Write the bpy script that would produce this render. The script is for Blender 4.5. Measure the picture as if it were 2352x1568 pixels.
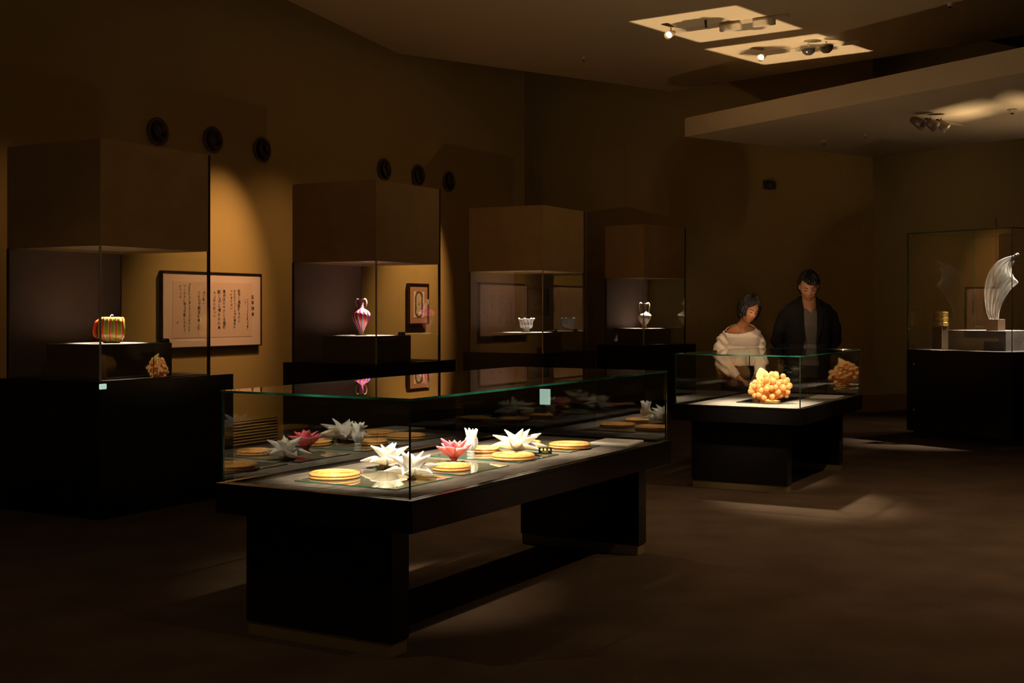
import bpy, bmesh, math, random
from mathutils import Vector, Matrix, Euler, noise
random.seed(7)
PI = math.pi
SC = bpy.context.scene
COL = SC.collection
for o in list(bpy.data.objects):
    bpy.data.objects.remove(o)

# ------------------------------------------------------------------ camera
FPX, HOR, EYE = 2837.7, 710.0, 1.40
cam_d = bpy.data.cameras.new('camera'); cam = bpy.data.objects.new('camera', cam_d); COL.objects.link(cam)
cam.location = (0, 0, EYE); cam.rotation_euler = (PI / 2, 0, 0)
cam_d.sensor_width = 36; cam_d.lens = 36 * FPX / 2352
cam_d.shift_y = (HOR - 784) / 2352
cam_d.clip_start = .05; cam_d.clip_end = 100
SC.camera = cam

# ------------------------------------------------------------------ world, exposure
w = bpy.data.worlds.new('world'); SC.world = w; w.use_nodes = True
w.node_tree.nodes['Background'].inputs[0].default_value = (1, .62, .33, 1)
w.node_tree.nodes['Background'].inputs[1].default_value = .012
SC.view_settings.view_transform = 'Standard'; SC.view_settings.look = 'None'
SC.view_settings.exposure = 0.0; SC.view_settings.gamma = 1; SC.view_settings.use_curve_mapping = False
cy = SC.cycles
cy.use_denoising = True; cy.max_bounces = 8; cy.diffuse_bounces = 3; cy.glossy_bounces = 5
cy.transmission_bounces = 8; cy.transparent_max_bounces = 28; cy.caustics_reflective = False; cy.caustics_refractive = False
cy.sample_clamp_indirect = 4.0; cy.use_adaptive_sampling = True; cy.adaptive_threshold = .015

WARM = (1.0, .70, .42)
WALLC = (1.0, .53, .24)
TABLEC = (1.0, .79, .56)
def spot(name, loc, target, power, cone=40, blend=.4, color=WARM, radius=.03):
    d = bpy.data.lights.new(name, 'SPOT'); d.energy = power; d.color = color
    d.spot_size = math.radians(cone); d.spot_blend = blend; d.shadow_soft_size = radius
    o = bpy.data.objects.new(name, d); COL.objects.link(o); o.location = loc
    o.rotation_euler = (Vector(target) - Vector(loc)).to_track_quat('-Z', 'Y').to_euler()
    return o
def area(name, loc, target, power, sx, sy, color=WARM, spread=180):
    d = bpy.data.lights.new(name, 'AREA'); d.energy = power; d.color = color; d.shape = 'RECTANGLE'
    d.size = sx; d.size_y = sy; d.spread = math.radians(spread)
    o = bpy.data.objects.new(name, d); COL.objects.link(o); o.location = loc
    o.rotation_euler = (Vector(target) - Vector(loc)).to_track_quat('-Z', 'Y').to_euler()
    return o

CEIL = 4.40          # upper ceiling underside
LOWC = 3.45          # lower ceiling underside
def at(px, py, z):
    Y = FPX * (EYE - z) / (py - HOR)
    return Vector(((px - 1176) / FPX * Y, Y, z))
def aty(px, py, Y):
    return Vector(((px - 1176) / FPX * Y, Y, EYE - (py - HOR) * Y / FPX))
def atplane(px, py, p, n):
    d = Vector(((px - 1176) / FPX, 1, -(py - HOR) / FPX))
    c = Vector((0, 0, EYE))
    return c + d * ((Vector(p) - c).dot(n) / d.dot(n))

# gallery lamps above what they light, with added fill lights among them
def on_table(x, y): return (-.392 + x * .5021 - y * .8648, 4.79 + x * .8648 + y * .5021, .66)
spot('lamp_table_near', (-.75, 3.9, 4.3), on_table(.55, .58), 5400, 15, 1, TABLEC, .10)
spot('lamp_table_mid', (-1.1, 5.0, 4.3), on_table(1.15, .60), 7600, 15, 1, TABLEC, .12)
spot('lamp_table_far', (-.9, 6.0, 4.3), on_table(1.75, .50), 7000, 15, 1, TABLEC, .12)
spot('fill_table_front', (1.5, 3.4, 4.3), on_table(.9, .45), 1500, 20, 1, TABLEC)  # extra fill added for the flower fronts
spot('lamp_grape_key', (1.55, 12.6, 4.3), (2.0, 9.75, .8), 6500, 16, 1, TABLEC, .12)
spot('lamp_grape_front', (1.9, 6.9, 4.3), (2.0, 9.7, .75), 3600, 15, 1, TABLEC, .12)
spot('fill_visitors', (.9, 8.6, 4.3), (2.15, 11.5, 1.15), 260, 24, 1)  # added fill to brighten the blouse and shoulders
spot('fill_faces', (2.05, 9.95, 1.0), (2.5, 11.6, 1.5), 26, 80, 1, (1, .58, .30), .004)  # added unseen fill, stands in for table bounce on the faces
spot('fill_right_wall', (8.6, 15.0, 3.3), (7.4, 19, 1.6), 22, 130, 1)  # added fill that lifts the dark right wall
spot('lamp_crystal', (6.4, 13.6, 3.35), (5.3, 13.3, 1.45), 2600, 26, .8, (1, .82, .66))
spot('lamp_aisle_right', (3.8, 6.2, 4.3), (2.9, 6.6, 0), 480, 84, 1)
spot('lamp_aisle_back', (6.9, 14.7, 3.3), (4.4, 14.3, 0), 230, 60, 1)
spot('lamp_aisle_wide', (3.7, 7.8, 4.3), (3.3, 8.6, 0), 420, 90, 1)
spot('fill_floor_left', (-2.6, 4.2, 4.3), (-1.7, 5.6, 0), 110, 100, 1)  # added ambient fill for the floor at left front
spot('lamp_floor_front', (1.6, 3.2, 4.3), (.9, 4.6, 0), 90, 90, 1)
spot('lamp_aisle_mid', (-1.0, 8.6, 4.3), (-.1, 7.8, 0), 240, 50, 1)
spot('lamp_aisle_far', (.3, 8.9, 4.3), (1.0, 9.2, 0), 150, 60, 1)
area('fill_front_left', (-5.5, -3.8, 2.4), (-2, 9, 2.2), 14, 2.5, 2, (1, .72, .42))  # added fill behind the camera for the left-facing hood sides
area('fill_front_right', (5.5, -3.6, 2.3), (0, 12, 2.2), 17, 5, 2.6, (1, .74, .44))  # unseen fill panel added behind the camera for walls and hoods
spot('bounce_small_table', (2.1, 10.3, 1.10), (2.2, 12.0, 4.4), 40, 150, 1, (1, .70, .42), .01)  # added upward spot standing in for light bounced off the small table
spot('bounce_long_table', (.1, 6.1, 1.10), (.6, 7.6, 4.4), 26, 150, 1, (1, .70, .42), .05)  # added likewise, imitates bounce off the long table
spot('bounce_crystal_case', (5.6, 13.2, 2.30), (5.7, 13.2, 3.4), 9, 150, 1, (1, .72, .45), .05)  # added likewise, imitates bounce off the crystal case lid

# ------------------------------------------------------------------ material helpers
MATS = {}
def nodes(name):
    m = bpy.data.materials.new(name); m.use_nodes = True
    nt = m.node_tree; b = nt.nodes['Principled BSDF']
    MATS[name] = m
    return m, nt, b
def N(nt, t, **kw):
    n = nt.nodes.new(t)
    for k, v in kw.items(): setattr(n, k, v)
    return n
def mat(name, col, rough=.5, metal=0, spec=.5, col2=None, scale=8, bump=0, bscale=60, trans=0, emis=None, es=0, stretch=None, coat=0, sss=0):
    m, nt, b = nodes(name)
    b.inputs['Base Color'].default_value = (*col, 1)
    b.inputs['Roughness'].default_value = rough; b.inputs['Metallic'].default_value = metal
    b.inputs['Specular IOR Level'].default_value = spec
    b.inputs['Transmission Weight'].default_value = trans
    b.inputs['Coat Weight'].default_value = coat; b.inputs['Coat Roughness'].default_value = .03
    if sss:
        b.inputs['Subsurface Weight'].default_value = sss
        b.inputs['Subsurface Radius'].default_value = (.02, .012, .006); b.inputs['Subsurface Scale'].default_value = 1
    if emis: b.inputs['Emission Color'].default_value = (*emis, 1); b.inputs['Emission Strength'].default_value = es
    tc = N(nt, 'ShaderNodeTexCoord'); mp = N(nt, 'ShaderNodeMapping')
    nt.links.new(tc.outputs['Object'], mp.inputs[0])
    if stretch: mp.inputs['Scale'].default_value = stretch
    if col2:
        t = N(nt, 'ShaderNodeTexNoise'); t.inputs['Scale'].default_value = scale; t.inputs['Detail'].default_value = 5
        nt.links.new(mp.outputs[0], t.inputs['Vector'])
        r = N(nt, 'ShaderNodeValToRGB'); r.color_ramp.elements[0].position = .35; r.color_ramp.elements[1].position = .68
        r.color_ramp.elements[0].color = (*col, 1); r.color_ramp.elements[1].color = (*col2, 1)
        nt.links.new(t.outputs[0], r.inputs[0]); nt.links.new(r.outputs[0], b.inputs['Base Color'])
    if bump:
        t = N(nt, 'ShaderNodeTexNoise'); t.inputs['Scale'].default_value = bscale; t.inputs['Detail'].default_value = 4
        nt.links.new(mp.outputs[0], t.inputs['Vector'])
        bp = N(nt, 'ShaderNodeBump'); bp.inputs['Strength'].default_value = bump; bp.inputs['Distance'].default_value = .01
        nt.links.new(t.outputs[0], bp.inputs['Height']); nt.links.new(bp.outputs[0], b.inputs['Normal'])
    return m

M_wall = mat('ochre_wall', (.47, .345, .125), .85, spec=.15, col2=(.50, .365, .135), scale=1.3, bump=.05, bscale=200)
M_ceil = mat('cream_ceiling', (.62, .50, .33), .9, spec=.1, col2=(.64, .52, .35), scale=.8)
M_carpet = mat('brown_carpet', (.040, .0255, .015), 1.0, spec=.05, col2=(.057, .037, .023), scale=2.2, bump=.9, bscale=120)
M_skirt = mat('brown_skirting', (.30, .19, .085), .6, spec=.3)
M_black = mat('black_lacquer', (.0035, .003, .003), .22, spec=.45, col2=(.0045, .0038, .0035), scale=40)
M_blackm = mat('black_matt', (.012, .009, .007), .55, spec=.3)
M_card = mat('black_card', (.003, .003, .003), .9, spec=.05)
M_kick = mat('brushed_kick', (.17, .12, .05), .4, .35)
M_hood = mat('hood_panel', (.42, .275, .115), .5, spec=.3, col2=(.49, .32, .14), scale=3, bump=.03, bscale=20)
M_hoodin = mat('hood_underside', (.72, .60, .48), .6)
M_back = mat('grey_back_panel', (.11, .082, .078), .7, spec=.2, col2=(.125, .093, .086), scale=3)
M_block = mat('dark_block', (.085, .052, .03), .6, spec=.2)
M_blocktop = mat('pale_block_cloth', (.30, .25, .21), .85)
M_board = mat('grey_suede_board', (.058, .049, .043), .9, spec=.1, col2=(.105, .088, .078), scale=9, bump=.1, bscale=90, stretch=(1, 3, 1))
M_boardw = mat('pale_suede_board', (.16, .14, .125), .9, spec=.1, col2=(.21, .185, .165), scale=9)
M_rail = mat('glass_floor_rail', (.10, .09, .075), .06, .85)
M_blackplate = mat('black_glass_plate', (.004, .004, .004), .04, coat=1)
M_steel = mat('brushed_steel', (.50, .42, .33), .35, .35)
M_dsteel = mat('dark_steel', (.07, .05, .035), .35, .6)
M_white = mat('white_glass', (.86, .84, .80), .18, spec=.6, sss=.25)
M_pink = mat('rose_glass', (.62, .085, .15), .15, spec=.6, sss=.15, col2=(.72, .16, .22), scale=14)
M_yellow = mat('yellow_glass', (.85, .55, .03), .25)
M_amberfoot = mat('amber_foot', (.75, .36, .04), .12, trans=.3)
M_paper = mat('white_paper', (.82, .78, .74), .8)
M_gold = mat('gold_print', (.85, .62, .2), .4, .4)
M_ink = mat('ink', (.012, .010, .010), .8)
M_seal = mat('seal_red', (.6, .08, .05), .8)
M_mount = mat('mount_board', (.80, .62, .50), .85)
M_mount2 = mat('rose_mount', (.46, .26, .16), .85)
M_frame1 = mat('dark_frame', (.035, .024, .016), .4)
M_frame2 = mat('mahogany_frame', (.06, .014, .006), .3)
M_skin = mat('skin', (.40, .175, .085), .5, spec=.35, sss=.1, col2=(.44, .19, .09), scale=20)
M_skinm = mat('skin_man', (.42, .20, .11), .5, spec=.35, sss=.1)
M_hair = mat('black_hair', (.007, .006, .006), .38, spec=.35, bump=.6, bscale=160, stretch=(1, 1, .15))
M_blouse = mat('white_blouse', (.86, .75, .66), .8, spec=.2, bump=.12, bscale=14)
M_jacket = mat('charcoal_jacket', (.011, .0095, .010), .85, spec=.15, bump=.3, bscale=200)
M_sweater = mat('grey_sweater', (.13, .115, .105), .95, spec=.1, bump=.6, bscale=220)
M_trousers = mat('dark_trousers', (.008, .007, .007), .85)
M_lips = mat('lips', (.36, .09, .06), .45)
M_dark = mat('dark_detail', (.02, .008, .005), .6)
M_lampw = mat('white_lamp_metal', (.55, .46, .34), .45)
M_lampc = mat('brown_cone_metal', (.20, .15, .11), .45, .3)
M_lampg = mat('silver_reflector', (.30, .28, .28), .12, .9)
M_bulb = mat('lit_bulb', (1, .8, .5), emis=(1, .80, .50), es=25)
M_green = mat('sign_reflection_glow', (.3, .5, .4), .3, emis=(.58, .82, .68), es=.7)  # glow imitating a reflected exit sign
M_goldbox = mat('gold_lacquer', (.62, .40, .10), .22, .75, bump=.7, bscale=70)

def glass_mat():
    m, nt, b = nodes('clear_glass'); nt.nodes.remove(b)
    out = nt.nodes['Material Output']
    geo = N(nt, 'ShaderNodeNewGeometry'); dot = N(nt, 'ShaderNodeVectorMath', operation='DOT_PRODUCT')
    nt.links.new(geo.outputs['Incoming'], dot.inputs[0]); nt.links.new(geo.outputs['Normal'], dot.inputs[1])
    a = N(nt, 'ShaderNodeMath', operation='ABSOLUTE'); nt.links.new(dot.outputs['Value'], a.inputs[0])
    s = N(nt, 'ShaderNodeMath', operation='SUBTRACT'); s.inputs[0].default_value = 1; nt.links.new(a.outputs[0], s.inputs[1])
    p = N(nt, 'ShaderNodeMath', operation='POWER'); nt.links.new(s.outputs[0], p.inputs[0]); p.inputs[1].default_value = 4.6
    f = N(nt, 'ShaderNodeMath', operation='MULTIPLY_ADD'); nt.links.new(p.outputs[0], f.inputs[0]); f.inputs[1].default_value = .90; f.inputs[2].default_value = .125
    bf = N(nt, 'ShaderNodeMath', operation='SUBTRACT'); bf.inputs[0].default_value = 1; nt.links.new(geo.outputs['Backfacing'], bf.inputs[1])
    k = N(nt, 'ShaderNodeMath', operation='MULTIPLY', use_clamp=True); nt.links.new(f.outputs[0], k.inputs[0]); nt.links.new(bf.outputs[0], k.inputs[1])
    tr = N(nt, 'ShaderNodeBsdfTransparent'); tr.inputs[0].default_value = (.975, .99, .98, 1)
    gl = N(nt, 'ShaderNodeBsdfGlossy'); gl.inputs['Roughness'].default_value = 0.0; gl.inputs[0].default_value = (1, 1, 1, 1)
    mx = N(nt, 'ShaderNodeMixShader'); nt.links.new(k.outputs[0], mx.inputs[0]); nt.links.new(tr.outputs[0], mx.inputs[1]); nt.links.new(gl.outputs[0], mx.inputs[2])
    nt.links.new(mx.outputs[0], out.inputs[0])
    return m
M_glass = glass_mat()
M_edge = mat('green_glass_edge', (.003, .028, .019), .10, spec=.8, col2=(.022, .17, .12), scale=4)
M_edgem = mat('mid_glass_edge', (.008, .05, .03), .15, spec=.8)
M_edged = mat('dark_glass_edge', (.012, .02, .015), .15, spec=.8)

def glassplate_mat():
    m, nt, b = nodes('green_tinted_plate'); nt.nodes.remove(b)
    out = nt.nodes['Material Output']
    geo = N(nt, 'ShaderNodeNewGeometry'); dot = N(nt, 'ShaderNodeVectorMath', operation='DOT_PRODUCT')
    nt.links.new(geo.outputs['Incoming'], dot.inputs[0]); nt.links.new(geo.outputs['Normal'], dot.inputs[1])
    a = N(nt, 'ShaderNodeMath', operation='ABSOLUTE'); nt.links.new(dot.outputs['Value'], a.inputs[0])
    s = N(nt, 'ShaderNodeMath', operation='SUBTRACT'); s.inputs[0].default_value = 1; nt.links.new(a.outputs[0], s.inputs[1])
    p = N(nt, 'ShaderNodeMath', operation='POWER'); nt.links.new(s.outputs[0], p.inputs[0]); p.inputs[1].default_value = 4
    f = N(nt, 'ShaderNodeMath', operation='MULTIPLY_ADD', use_clamp=True); nt.links.new(p.outputs[0], f.inputs[0]); f.inputs[1].default_value = 1.0; f.inputs[2].default_value = .08
    df = N(nt, 'ShaderNodeBsdfDiffuse'); df.inputs[0].default_value = (.105, .10, .072, 1)
    gl = N(nt, 'ShaderNodeBsdfGlossy'); gl.inputs['Roughness'].default_value = 0.0; gl.inputs[0].default_value = (.97, .98, .95, 1)
    mx = N(nt, 'ShaderNodeMixShader'); nt.links.new(f.outputs[0], mx.inputs[0]); nt.links.new(df.outputs[0], mx.inputs[1]); nt.links.new(gl.outputs[0], mx.inputs[2])
    nt.links.new(mx.outputs[0], out.inputs[0])
    return m
M_plate = glassplate_mat()

def stripes_mat(name, cols, n, rough=.12, twist=0.0):
    m, nt, b = nodes(name)
    tc = N(nt, 'ShaderNodeTexCoord'); sp = N(nt, 'ShaderNodeSeparateXYZ'); nt.links.new(tc.outputs['Object'], sp.inputs[0])
    at2 = N(nt, 'ShaderNodeMath', operation='ARCTAN2'); nt.links.new(sp.outputs['Y'], at2.inputs[0]); nt.links.new(sp.outputs['X'], at2.inputs[1])
    tw = N(nt, 'ShaderNodeMath', operation='MULTIPLY_ADD'); nt.links.new(sp.outputs['Z'], tw.inputs[0]); tw.inputs[1].default_value = twist; nt.links.new(at2.outputs[0], tw.inputs[2])
    ml = N(nt, 'ShaderNodeMath', operation='MULTIPLY'); nt.links.new(tw.outputs[0], ml.inputs[0]); ml.inputs[1].default_value = n / (2 * PI)
    fr = N(nt, 'ShaderNodeMath', operation='FRACT'); nt.links.new(ml.outputs[0], fr.inputs[0])
    r = N(nt, 'ShaderNodeValToRGB'); cr = r.color_ramp; cr.interpolation = 'LINEAR'
    while len(cr.elements) > 1: cr.elements.remove(cr.elements[-1])
    k = 0
    tot = sum(c[1] for c in cols); pos = 0
    for (c, wd) in cols:
        e0 = cr.elements[0] if k == 0 else cr.elements.new(min(.999, pos / tot + .012))
        if k == 0: e0.position = 0
        e0.color = (*c, 1)
        pos += wd
        e1 = cr.elements.new(min(1, pos / tot - .012)); e1.color = (*c, 1); k += 1
    nt.links.new(fr.outputs[0], r.inputs[0]); nt.links.new(r.outputs[0], b.inputs['Base Color'])
    b.inputs['Roughness'].default_value = rough; b.inputs['Specular IOR Level'].default_value = .6
    b.inputs['Subsurface Weight'].default_value = .0; b.inputs['Subsurface Radius'].default_value = (.02, .01, .01); b.inputs['Subsurface Scale'].default_value = 1
    return m

def amber_mat():
    m, nt, b = nodes('amber_glass')
    b.inputs['Base Color'].default_value = (.72, .37, .12, 1); b.inputs['Roughness'].default_value = .13; b.inputs['Coat Weight'].default_value = .6
    b.inputs['Transmission Weight'].default_value = .25; b.inputs['Subsurface Weight'].default_value = .3
    b.inputs['Subsurface Radius'].default_value = (.03, .015, .004); b.inputs['Subsurface Scale'].default_value = 1
    v = N(nt, 'ShaderNodeTexVoronoi'); v.inputs['Scale'].default_value = 230
    tc = N(nt, 'ShaderNodeTexCoord'); nt.links.new(tc.outputs['Object'], v.inputs['Vector'])
    bp = N(nt, 'ShaderNodeBump'); bp.inputs['Strength'].default_value = .35; bp.inputs['Distance'].default_value = .004; bp.invert = True
    nt.links.new(v.outputs['Distance'], bp.inputs['Height']); nt.links.new(bp.outputs[0], b.inputs['Normal'])
    return m
M_amber = amber_mat()
M_grape = mat('golden_grape_glass', (1.0, .60, .24), .25, spec=.6, coat=1, sss=.15)
nt = M_grape.node_tree; bs = nt.nodes['Principled BSDF']; tr = N(nt, 'ShaderNodeBsdfTransparent'); tr.inputs[0].default_value = (1, .74, .38, 1)
lw = N(nt, 'ShaderNodeLayerWeight'); lw.inputs[0].default_value = .4; mr = N(nt, 'ShaderNodeMath', operation='MULTIPLY_ADD', use_clamp=True); nt.links.new(lw.outputs['Facing'], mr.inputs[0]); mr.inputs[1].default_value = .45; mr.inputs[2].default_value = .50
mx = N(nt, 'ShaderNodeMixShader'); nt.links.new(mr.outputs[0], mx.inputs[0]); nt.links.new(tr.outputs[0], mx.inputs[1]); nt.links.new(bs.outputs[0], mx.inputs[2]); nt.links.new(mx.outputs[0], nt.nodes['Material Output'].inputs[0])
M_goldleaf = mat('gold_leaf_glass', (.95, .70, .32), .2, bump=.5, bscale=60, sss=.2)

def crystal_mat():
    m, nt, b = nodes('crystal'); nt.nodes.remove(b); out = nt.nodes['Material Output']
    lw = N(nt, 'ShaderNodeLayerWeight'); lw.inputs['Blend'].default_value = .35
    tr = N(nt, 'ShaderNodeBsdfTransparent'); tr.inputs[0].default_value = (.93, .9, .86, 1)
    df = N(nt, 'ShaderNodeBsdfDiffuse'); df.inputs[0].default_value = (.9, .87, .84, 1)
    tl = N(nt, 'ShaderNodeBsdfTranslucent'); tl.inputs[0].default_value = (.9, .85, .8, 1)
    gl = N(nt, 'ShaderNodeBsdfGlossy'); gl.inputs['Roughness'].default_value = .12
    m1 = N(nt, 'ShaderNodeMixShader'); m1.inputs[0].default_value = .5; nt.links.new(df.outputs[0], m1.inputs[1]); nt.links.new(tl.outputs[0], m1.inputs[2])
    m2 = N(nt, 'ShaderNodeMixShader'); m2.inputs[0].default_value = .35; nt.links.new(m1.outputs[0], m2.inputs[1]); nt.links.new(gl.outputs[0], m2.inputs[2])
    mr = N(nt, 'ShaderNodeMath', operation='MULTIPLY_ADD', use_clamp=True); nt.links.new(lw.outputs['Facing'], mr.inputs[0]); mr.inputs[1].default_value = .75; mr.inputs[2].default_value = .14
    m3 = N(nt, 'ShaderNodeMixShader'); nt.links.new(mr.outputs[0], m3.inputs[0]); nt.links.new(tr.outputs[0], m3.inputs[1]); nt.links.new(m2.outputs[0], m3.inputs[2])
    nt.links.new(m3.outputs[0], out.inputs[0])
    return m
M_crystal = crystal_mat()

# ------------------------------------------------------------------ mesh helpers
def link(name, me, mats, parent=None, loc=None, rz=None):
    o = bpy.data.objects.new(name, me); COL.objects.link(o)
    if not isinstance(mats, (list, tuple)): mats = [mats]
    if me and not me.materials:
        for m in mats: me.materials.append(m)
    if parent: o.parent = parent
    if loc is not None: o.location = loc
    if rz is not None: o.rotation_euler = (0, 0, rz)
    return o
def mesh(name, bm, smooth=False):
    bmesh.ops.recalc_face_normals(bm, faces=bm.faces)
    me = bpy.data.meshes.new(name); bm.to_mesh(me); bm.free()
    if smooth:
        for p in me.polygons: p.use_smooth = True
    return me
def thing(name, label, cat, loc=(0, 0, 0), rz=0, group=None):
    o = bpy.data.objects.new(name, None); COL.objects.link(o); o.location = loc; o.rotation_euler = (0, 0, rz)
    o.empty_display_size = .1
    return tag(o, label, cat, group)
def tag(o, label, cat, group=None):
    o['label'] = label; o['category'] = cat
    if group: o['group'] = group
    return o
def box_bm(bm, x0, x1, y0, y1, z0, z1):
    vs = [bm.verts.new((x, y, z)) for x in (x0, x1) for y in (y0, y1) for z in (z0, z1)]
    f = [(0, 1, 3, 2), (4, 6, 7, 5), (0, 4, 5, 1), (2, 3, 7, 6), (0, 2, 6, 4), (1, 5, 7, 3)]
    return [bm.faces.new([vs[i] for i in q]) for q in f]
def box(name, x0, x1, y0, y1, z0, z1, m, parent=None, bevel=.003, loc=None, rz=None):
    bm = bmesh.new(); box_bm(bm, x0, x1, y0, y1, z0, z1)
    if bevel:
        bmesh.ops.recalc_face_normals(bm, faces=bm.faces)
        bmesh.ops.bevel(bm, geom=list(bm.edges), offset=bevel, segments=2, affect='EDGES', clamp_overlap=True)
    return link(name, mesh(name, bm), m, parent, loc, rz)
def lathe_bm(bm, prof, n=48, fn=None):
    rings = []
    for (r, z) in prof:
        ring = []
        for i in range(n):
            a = 2 * PI * i / n
            rr = r * (fn(a, z) if fn else 1)
            ring.append(bm.verts.new((rr * math.cos(a), rr * math.sin(a), z)))
        rings.append(ring)
    for k in range(len(rings) - 1):
        for i in range(n):
            bm.faces.new((rings[k][i], rings[k][(i + 1) % n], rings[k + 1][(i + 1) % n], rings[k + 1][i]))
    if prof[0][0] > 1e-4: bm.faces.new(rings[0][::-1])
    if prof[-1][0] > 1e-4: bm.faces.new(rings[-1])
def tube_bm(bm, pts, rad, n=12, flat=1.0, cap=True):
    pts = [Vector(p) for p in pts]
    rings = []; up = None
    for i, p in enumerate(pts):
        t = (pts[min(i + 1, len(pts) - 1)] - pts[max(i - 1, 0)]).normalized()
        if up is None:
            up = Vector((0, 0, 1)) if abs(t.z) < .9 else Vector((1, 0, 0))
        u = (up - t * up.dot(t)).normalized(); v = t.cross(u); up = u
        r = rad[i] if isinstance(rad, (list, tuple)) else rad
        ra, rb = r if isinstance(r, (list, tuple)) else (r, r * flat)
        rings.append([bm.verts.new(p + u * ra * math.cos(2 * PI * k / n) + v * rb * math.sin(2 * PI * k / n)) for k in range(n)])
    for a, b in zip(rings, rings[1:]):
        for k in range(n): bm.faces.new((a[k], a[(k + 1) % n], b[(k + 1) % n], b[k]))
    if cap:
        bm.faces.new(rings[0][::-1]); bm.faces.new(rings[-1])
def rings_bm(bm, rings, n=28):
    """closed loft of horizontal ellipses (cx, cy, cz, rx, ry[, power])"""
    rs = []
    for q in rings:
        cx, cyy, cz, rx, ry = q[:5]; pw = q[5] if len(q) > 5 else 1.0
        tilt = q[6] if len(q) > 6 else 0
        ring = []
        for k in range(n):
            a = 2 * PI * k / n; c, s = math.cos(a), math.sin(a)
            x = rx * math.copysign(abs(c) ** pw, c); y = ry * math.copysign(abs(s) ** pw, s)
            ring.append(bm.verts.new((cx + x, cyy + y, cz + tilt * y)))
        rs.append(ring)
    for a, b in zip(rs, rs[1:]):
        for k in range(n): bm.faces.new((a[k], a[(k + 1) % n], b[(k + 1) % n], b[k]))
    bm.faces.new(rs[0][::-1]); bm.faces.new(rs[-1])
def sphere_bm(bm, c, r, seg=16, rings=10, sc=(1, 1, 1)):
    M = Matrix.Translation(c) @ Matrix.Diagonal((r * sc[0], r * sc[1], r * sc[2], 1))
    bmesh.ops.create_uvsphere(bm, u_segments=seg, v_segments=rings, radius=1, matrix=M)
def cut(me, planes, kill):
    b = bmesh.new(); b.from_mesh(me)
    for p, n in planes:
        bmesh.ops.bisect_plane(b, geom=list(b.verts) + list(b.edges) + list(b.faces), plane_co=p, plane_no=Vector(n).normalized(), dist=1e-6)
    bmesh.ops.delete(b, geom=[f for f in b.faces if kill(f.calc_center_median())], context='FACES')
    b.to_mesh(me); b.free(); return me
def voxel(name, bm, size, smooth_it=6, disp=None):
    """fuse overlapping closed shapes into one continuous surface"""
    me = mesh(name + '_src', bm)
    o = bpy.data.objects.new(name + '_src', me); COL.objects.link(o)
    r = o.modifiers.new('r', 'REMESH'); r.mode = 'VOXEL'; r.voxel_size = size
    s = o.modifiers.new('s', 'SMOOTH'); s.iterations = smooth_it; s.factor = .5
    dg = bpy.context.evaluated_depsgraph_get(); ev = o.evaluated_get(dg)
    out = bpy.data.meshes.new_from_object(ev); out.name = name
    bpy.data.objects.remove(o); bpy.data.meshes.remove(me)
    if disp:
        vs = [v.co.copy() for v in out.vertices]
        ns = [v.normal.copy() for v in out.vertices]
        for v, c, nn in zip(out.vertices, vs, ns): v.co = c + nn * disp(c)
    for p in out.polygons: p.use_smooth = True
    return out

# ------------------------------------------------------------------ room shell
def structure(o): o['kind'] = 'structure'; return o
def poly_slab(name, pts, z0, z1, m, parent=None):
    bm = bmesh.new()
    lo = [bm.verts.new((p[0], p[1], z0)) for p in pts]; hi = [bm.verts.new((p[0], p[1], z1)) for p in pts]
    bm.faces.new(lo); bm.faces.new(hi)
    n = len(pts)
    for i in range(n): bm.faces.new((lo[i], lo[(i + 1) % n], hi[(i + 1) % n], hi[i]))
    return link(name, mesh(name, bm), m, parent)
def wall_seg(name, p, q, z0, z1, m, th=.15, side=1):
    """wall whose visible face runs p->q, thickness on the far side"""
    p = Vector((p[0], p[1])); q = Vector((q[0], q[1])); d = (q - p).normalized(); nn = Vector((-d.y, d.x)) * side * th
    return structure(poly_slab(name, [p, q, q + nn, p + nn], z0, z1, m))
TOP = 5.4
structure(box('floor', -16, 16, -6, 26, -.2, 0, M_carpet, bevel=0))
AD = Vector((math.cos(1.05), math.sin(1.05), 0)); AN = Vector((AD.y, -AD.x, 0))      # long ochre wall: direction and room-side normal
A0 = Vector((-2.78, 12.38, 0))
def onwall(t, z=0, off=0): return A0 + AD * t + AN * off + Vector((0, 0, z))
T_END = 5.947
wall_seg('wall_left', onwall(-19.5), onwall(T_END), 0, TOP, M_wall, .18, 1)
CRN = Vector((4.92, 16.83, 0)); WB = Vector((.02, 18.97, 0))
wall_seg('wall_back', WB, CRN, 0, TOP, M_wall, .18, 1)
wall_seg('wall_recess', onwall(T_END) - AN * .18, WB + Vector((-.25, .1, 0)), 0, TOP, M_wall, .15, 1)
RD = Vector((math.cos(.633), math.sin(.633), 0)); RN = Vector((RD.y, -RD.x, 0))
wall_seg('wall_right', CRN, CRN + RD * 7, 0, TOP, M_wall, .18, 1)
wall_seg('wall_side', CRN + RD * 6.9, (11.2, -5), 0, TOP, M_wall, .18, 1)
wall_seg('wall_front', (11.3, -5), (-13, -5), 0, TOP, M_wall, .18, 1)
structure(box('ceiling', -15, 13, -5.5, 23, TOP, TOP + .2, M_blackm, bevel=0))
def bslab(name, p, q, h, th, m):
    p = Vector(p); q = Vector(q); d = (q - p).normalized(); nn = Vector((d.y, -d.x, 0)) * th
    return structure(poly_slab(name, [p, q, q + nn, p + nn], 0, h, m))
bb = [bslab('baseboard_back', WB, CRN + (CRN - WB).normalized() * .012, .23, .015, M_skirt),
      bslab('baseboard_right', CRN, CRN + RD * 6.9, .23, .015, M_skirt)]
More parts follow.
